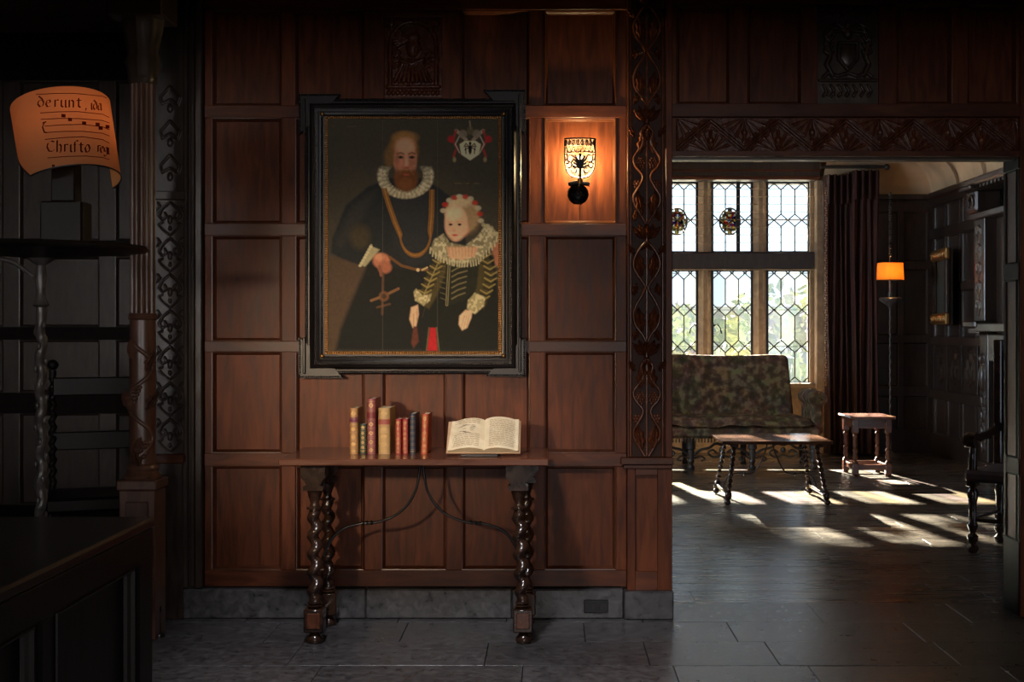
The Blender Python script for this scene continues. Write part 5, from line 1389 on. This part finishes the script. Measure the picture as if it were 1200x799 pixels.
# low table
ct = thing('low_table', 'low polished table with splayed turned legs on the sunlit floor', 'table', (1.735, 10.12, 0))
m = MB(); m.cbox(-.425,.42,-.375,.375,.468,.492,.004); part('tabletop', m, grain('polished_top', (.05,.022,.012), (.12,.05,.026), (.10,.2), (1,5,5), 5, .05, var=0), ct)
for sx in (-1, 1):
    for sy in (-1, 1):
        f = Vector((sx*.385, sy*.345, 0)); t_ = Vector((sx*.315, sy*.25, .468)); m = MB(); at = lambda q: f+(t_-f)*q
        m.ball(at(.045)+Vector((0,0,.002)), .026, 10, 6, (1,1,.9)); lathe_between(m, at(.08), at(.22), [(0,.012),(.2,.026),(.6,.027),(.9,.024),(1,.016)], 12)
        lathe_between(m, at(.22), at(1.0), [(q/26, .0165+.006*math.cos(q*2.2)) for q in range(27)], 12); part('leg', m, walnut, ct, 50)
    m = MB(); m.cbox(sx*.325-.03, sx*.325+.03, -.33, .33, .440, .468, .006); part('cleat', m, walnut, ct)
    m = MB(); m.tube([(sx*.375,-.30,.075),(sx*.375,.30,.075)], .013, 8); part('stretcher', m, walnut, ct, 60)
    m = MB(); m.tube(smooth_path([(sx*.37,0,.09),(sx*.34,0,.17),(sx*.27,0,.205),(sx*.18,0,.20),(sx*.12,0,.22),(sx*.07,0,.30),(sx*.03,0,.40),(sx*.02,0,.468)]), .006, 7); m.ball((sx*.2,0,.202), .013, 8, 6); part('iron_stretcher', m, iron, ct, 60)

# joint stool
js = thing('joint_stool', 'small square oak joint stool with sunlit top near the curtain', 'stool', (2.93, 11.86, 0))
m = MB(); m.cbox(-.21,.21,-.25,.25,.525,.55,.008); part('seat', m, topwood, js)
for sx in (-1, 1):
    for sy in (-1, 1):
        x, y_ = sx*.15, sy*.185; m = MB()
        m.cbox(x-.028,x+.028,y_-.028,y_+.028,.40,.525,.004); m.cbox(x-.028,x+.028,y_-.028,y_+.028,.02,.12,.004)
        m.lathe([(.026,.12),(.028,.13),(.014,.145),(.026,.18),(.018,.21),(.026,.24),(.014,.26),(.024,.30),(.016,.33),(.026,.37),(.014,.385),(.026,.40)], x, y_, 12); m.lathe([(.024,0),(.026,.012),(.02,.02)], x, y_, 10)
        part('leg', m, topwood, js, 40)
for s_ in (-1, 1):
    part('apron', MB().cbox(-.13,.13,s_*.185-.012,s_*.185+.012,.44,.525,.003), topwood, js); part('apron', MB().cbox(s_*.15-.012,s_*.15+.012,-.16,.16,.44,.525,.003), topwood, js)
    part('stretcher', MB().cbox(-.13,.13,s_*.185-.016,s_*.185+.016,.06,.11,.003), topwood, js); part('stretcher', MB().cbox(s_*.15-.016,s_*.15+.016,-.16,.16,.06,.11,.003), topwood, js)

# curtains
curt = grain('curtain_velvet', (.022,.007,.006), (.055,.018,.014), (.8,.95), (8,8,.4), 3, .2, var=.1)
def curtain(label, x0, x1, y_, z1, amp, nf, seed, skew=0):
    t = thing('curtain', label, 'curtain', ((x0+x1)/2, y_, 0), 0, 'dark curtains by the far window'); r = random.Random(seed); ph_ = [r.uniform(0,6) for _ in range(4)]
    def f(a, b):
        xx = (x0+(x1-x0)*a)-(x0+x1)/2+skew*(1-b)*.0; z = .02+(z1-.02)*b
        d = amp*(math.sin(a*nf*2*PI+ph_[0]+.3*math.sin(b*3))+.4*math.sin(a*nf*4.3*PI+ph_[1]))*(1.15-.35*b)
        return (xx+.012*math.sin(b*5+a*9), d, z)
    m = MB(); m.grid(f, int(nf*14), 16); o = part('cloth', m, curt, t, 80); sd = o.modifiers.new('solid', 'SOLIDIFY'); sd.thickness = .006
    part('heading', MB().grid(lambda a, b: ((x0+(x1-x0)*a)-(x0+x1)/2, amp*1.1*math.sin(a*nf*2*PI+ph_[0])-.035-.02*math.sin(a*nf*6*PI), z1-.26-.05*abs(math.sin(a*nf*PI))+(.27+.05*abs(math.sin(a*nf*PI)))*b), int(nf*14), 5), curt, t, 80)
    return t
curtain('dark maroon curtain hanging at the right edge of the leaded window', 2.93, 3.20, 13.68, 2.98, .05, 4, 3)
curtain('broad dark curtain hanging beside the standing lamp with orange shade', 3.20, 3.50, 13.62, 3.02, .055, 4, 8)
rod = thing('curtain_rail', 'dark wooden curtain rail above the dark curtains', 'curtain rail', (3.2, 13.62, 3.07)); part('pole', MB().tube([(-.32,0,0),(.36,0,0)], .018, 8), blackoak, rod, 60); part('finial', MB().ball((.38,0,0), .035), blackoak, rod, 60)
# braid edging down the reveal
bd = thing('braid_trim', 'knotted braid cord hanging down the stone window edge left of the curtain', 'cord', (PX(968,13.6), 13.6, .75))
m = MB()
for i in range(80): m.ball((.005*math.sin(i*2.1), 0, i*.0265), .012, 6, 4)
part('knots', m, plain('braid', (.30,.17,.10), .8), bd, 60, stuff=True); part('cord', MB().tube([(0,0,0),(0,0,2.13)], .006, 6), curt, bd)

# far standing lamp
fx_, fy_ = 3.51, 13.22
sl_ = thing('standing_lamp', 'slim standing lamp with small glowing orange drum shade beside the curtain', 'lamp', (fx_, fy_, 0))
K = lambda y_: PZ(y_, fy_)
m = MB(); m.lathe([(.14,0),(.145,.02),(.10,.04),(.04,.07),(.02,.12),(.025,.15),(.012,.20)], 0, 0, 20); part('base', m, silv, sl_, 50)
m = MB(); twist(m, (0,0,.2), (0,0,K(358)), .011, .004, .09, 10, 90); part('pole', m, silv, sl_, 60)
m = MB(); m.lathe([(.012,K(362)),(.03,K(358)),(.11,K(352)),(.115,K(350)),(.10,K(348.5)),(.02,K(348)),(.024,K(344)),(.012,K(340)),(.018,K(336)),(.010,K(330))], 0, 0, 22); part('tray', m, silv, sl_, 50)
m = MB()
for i in range(26): m.ball((0, .0, K(300)+i*.026), .018, 8, 4, (1,1,.6))
part('twisted_finial', m, silv, sl_, 60, stuff=True)
part('stem', MB().tube([(0,.02,K(335)),(0,.02,K(240))], .008, 6), silv, sl_, 60)
osh = parchment('orange_shade', (.95,.26,.03))
m = MB(); m.lathe([(.138,K(328)),(.130,K(308))], 0, 0, 28); m.f = [f for f in m.f if len(f) == 4]; so = part('lamp_shade', m, osh, sl_, 60)
for z_ in (K(328), K(308)): part('shade_ring', MB().tube([(.136*math.cos(t), .136*math.sin(t), z_) for t in np.linspace(0,2*PI,29)[:-1]], .003, 5, closed=True), iron, so)
m = MB(); m.ball((0,0,K(318)), .022, 10, 8); part('bulb', m, bm2, sl_, 60)
lamp('standing_lamp_light', 'POINT', (fx_, fy_-.03, K(318)), FARLAMP, (1,.50,.18), shadow_soft_size=.024)

# picture / mirror on right wall
mr_ = thing('gilt_mirror', 'small tilted mirror with carved gilt top and bottom rails on the far right wall', 'mirror', (4.08, 13.22, 1.39))
mr_.rotation_euler = (0, 0, math.radians(-6))
m = MB(); m.box(-.03, .0, -.36, .36, 0, .78); part('backing', m, blackoak, mr_)
mm, N, L, P = newmat('old_mirror'); P.inputs['Base Color'].default_value = (.25,.28,.25,1); P.inputs['Metallic'].default_value = .8; P.inputs['Roughness'].default_value = .35
part('mirror_glass', MB().box(-.036, -.03, -.27, .27, .12, .66), mm, mr_)
for z0, z1 in ((0,.12),(.66,.78)):
    part('frame_rail', MB().cbox(-.075, -.03, -.38, .38, z0, z1, .012), gilt, mr_)
    m = MB()
    for i in range(9): m.tube([(-.08, -.34+i*.085+.025*math.cos(t), (z0+z1)/2+.035*math.sin(t)) for t in np.linspace(0, 1.6*PI, 9)], .009, 5)
    part('carved_scroll', m, gilt, mr_, 60)
for s_ in (-1, 1): part('frame_stile', MB().cbox(-.07, -.03, s_*.33-.05, s_*.33+.05, .12, .66, .01), darkoak, mr_)

# chimneypiece on right wall
cp = thing('chimneypiece', 'tall carved dark oak chimneypiece with bracket and narrow pilaster beside the doorway jamb', 'chimneypiece', (4.12, 11.2, 0))
TC = lambda u, d, z: (-d, u, z)
for u in (.62, -.9):
    m = MB(TC); m.cbox(u-.14, u+.14, 0, .16, 1.42, 2.36, .006); part('upper_pier', m, darkoak, cp)
    X, Y = gridxy(36, 150); Xp = X*.2; Yp = Y*.86; H = np.zeros_like(X)
    for k in range(5):
        o_ = k*.17+.02; H = dome(H, Xp, Yp, .1, o_+.03, .02, .03, .014)
        for sx in (-1,1): H = ridge(H, Xp, Yp, [(.1,o_),(.1+sx*.06,o_+.03),(.1+sx*.06,o_+.08),(.1+sx*.02,o_+.11),(.1,o_+.15)], .011, .013)
    relief('carved_strip', TC, u-.1, u+.1, 1.46, 2.32, H, darkoak, cp, base=.162)
    m = MB(TC); m.cbox(u-.17, u+.17, 0, .26, 1.36, 1.42, .012); m.cbox(u-.15, u+.15, 0, .22, 1.30, 1.36, .01); part('shelf_block', m, darkoak, cp)
    m = MB(TC); m.cbox(u-.12, u+.12, 0, .14, .0, .12, .008); m.cbox(u-.11, u+.11, 0, .12, .12, 1.30, .01); part('lower_pier', m, darkoak, cp)
    X, Y = gridxy(30, 120); Xp = X*.18; Yp = Y*1.0; H = np.zeros_like(X)
    H = dome(H, Xp, Yp, .09, .16, .035, .05, .05); H = dome(H, Xp, Yp, .09, .32, .06, .12, .05)
    for k in range(4):
        o_ = .46+k*.13
        for sx in (-1,1): H = ridge(H, Xp, Yp, [(.09,o_),(.09+sx*.05,o_+.03),(.09+sx*.03,o_+.09),(.09,o_+.12)], .013, .016)
    relief('carved_figure', TC, u-.09, u+.09, .18, 1.24, H, darkoak, cp, base=.122)
    m = MB(TC); m.cbox(u-.16, u+.16, 0, .30, 2.62, 2.66, .01); m.cbox(u-.14, u+.14, 0, .24, 2.42, 2.62, .02); part('bracket', m, darkoak, cp)
    m = MB()
    for sx in (-1, 1): m.tube([(-.25-.02*math.cos(t*.5), u+sx*.06+.045*math.cos(t), 2.52+.05*math.sin(t)) for t in np.linspace(0, 2*PI, 15)], .012, 6)
    part('bracket_scroll', m, darkoak, cp, 60)
m = MB(TC); m.cbox(-1.1, .80, 0, .20, 2.36, 2.42, .01); part('cornice', m, darkoak, cp)
m = MB(TC); m.cbox(-1.1, .80, 0, .28, 2.66, 2.72, .015); part('cornice', m, darkoak, cp)
for i in range(20): part('dentil', MB(TC).box(-1.08+i*.095, -1.03+i*.095, .0, .235, 2.63, 2.66), darkoak, cp)
m = MB(TC); m.cbox(-.78,.50,.0,.05,1.3,2.36,.004); part('overmantel_panel', m, darkoak, cp)
m = MB(TC); m.cbox(-.78,.50,.0,.24,1.32,1.40,.01); part('mantel_shelf', m, darkoak, cp)
part('fireback', MB(TC).box(-.78,.50,.0,.01,0,1.3), grout, cp); part('hearth_lintel', MB(TC).cbox(-.78,.50,0,.12,1.05,1.3,.01), darkoak, cp)

# armchair behind the right jamb
ar = thing('carved_armchair', 'dark carved armchair with scrolled arm ends partly hidden by the right doorway jamb', 'chair', (2.92, 7.72, 0))
for sx in (-1, 1):
    for sy in (-1, 1):
        x, y_ = sx*.29, sy*.24; m = MB()
        m.lathe([(.022,0),(.034,.018),(.036,.035),(.016,.055),(.030,.075),(.034,.10),(.016,.12),(.028,.15),(.034,.17),(.022,.19),(.024,.30),(.036,.36),(.022,.39),(.03,.41)], x, y_, 14); m.cbox(x-.032,x+.032,y_-.032,y_+.032,.40,.50,.005)
        part('leg', m, walnut, ar, 40)
    m = MB(); m.tube(smooth_path([(sx*.29,-.24,.50),(sx*.29,-.24,.58),(sx*.29,-.22,.68)]), [.026]*9, 10); part('arm_post', m, walnut, ar, 50)
    m = MB(); m.tube(smooth_path([(sx*.29,.26,.74),(sx*.29,.05,.70),(sx*.29,-.14,.69),(sx*.29,-.24,.70)]), .028, 10); m.lathe([(0.001,-.03),(.045,-.025),(.052,0),(.045,.025),(.001,.03)],0,0,16)
    k0 = len(m.v)-16*5
    for i in range(k0, len(m.v)): x, y_, z = m.v[i]; m.v[i] = (sx*.29+z*1.3, -.27+x, .68+y_)
    part('arm', m, walnut, ar, 50)
for (a, b) in (((-.29,-.24,.20),(.29,-.24,.20)),((-.29,.24,.20),(.29,.24,.20)),((-.29,-.24,.20),(-.29,.24,.20)),((.29,-.24,.20),(.29,.24,.20))):
    part('stretcher', MB().tube([a,b], .012, 8), walnut, ar, 60)
part('seat', MB().cbox(-.33,.33,-.29,.28,.43,.50,.02), curt, ar)
part('backrest', MB().cbox(-.28,.28,.24,.29,.62,1.22,.02), curt, ar)
for sx in (-1,1): part('back_post', MB().cbox(sx*.30-.025, sx*.30+.025, .22, .29, .50, 1.28, .006), walnut, ar)
part('brass_stud', MB().ball((-.33,-.10,.30), .0), brass, ar) if False else None
ar.rotation_euler = (0, 0, math.radians(-38))
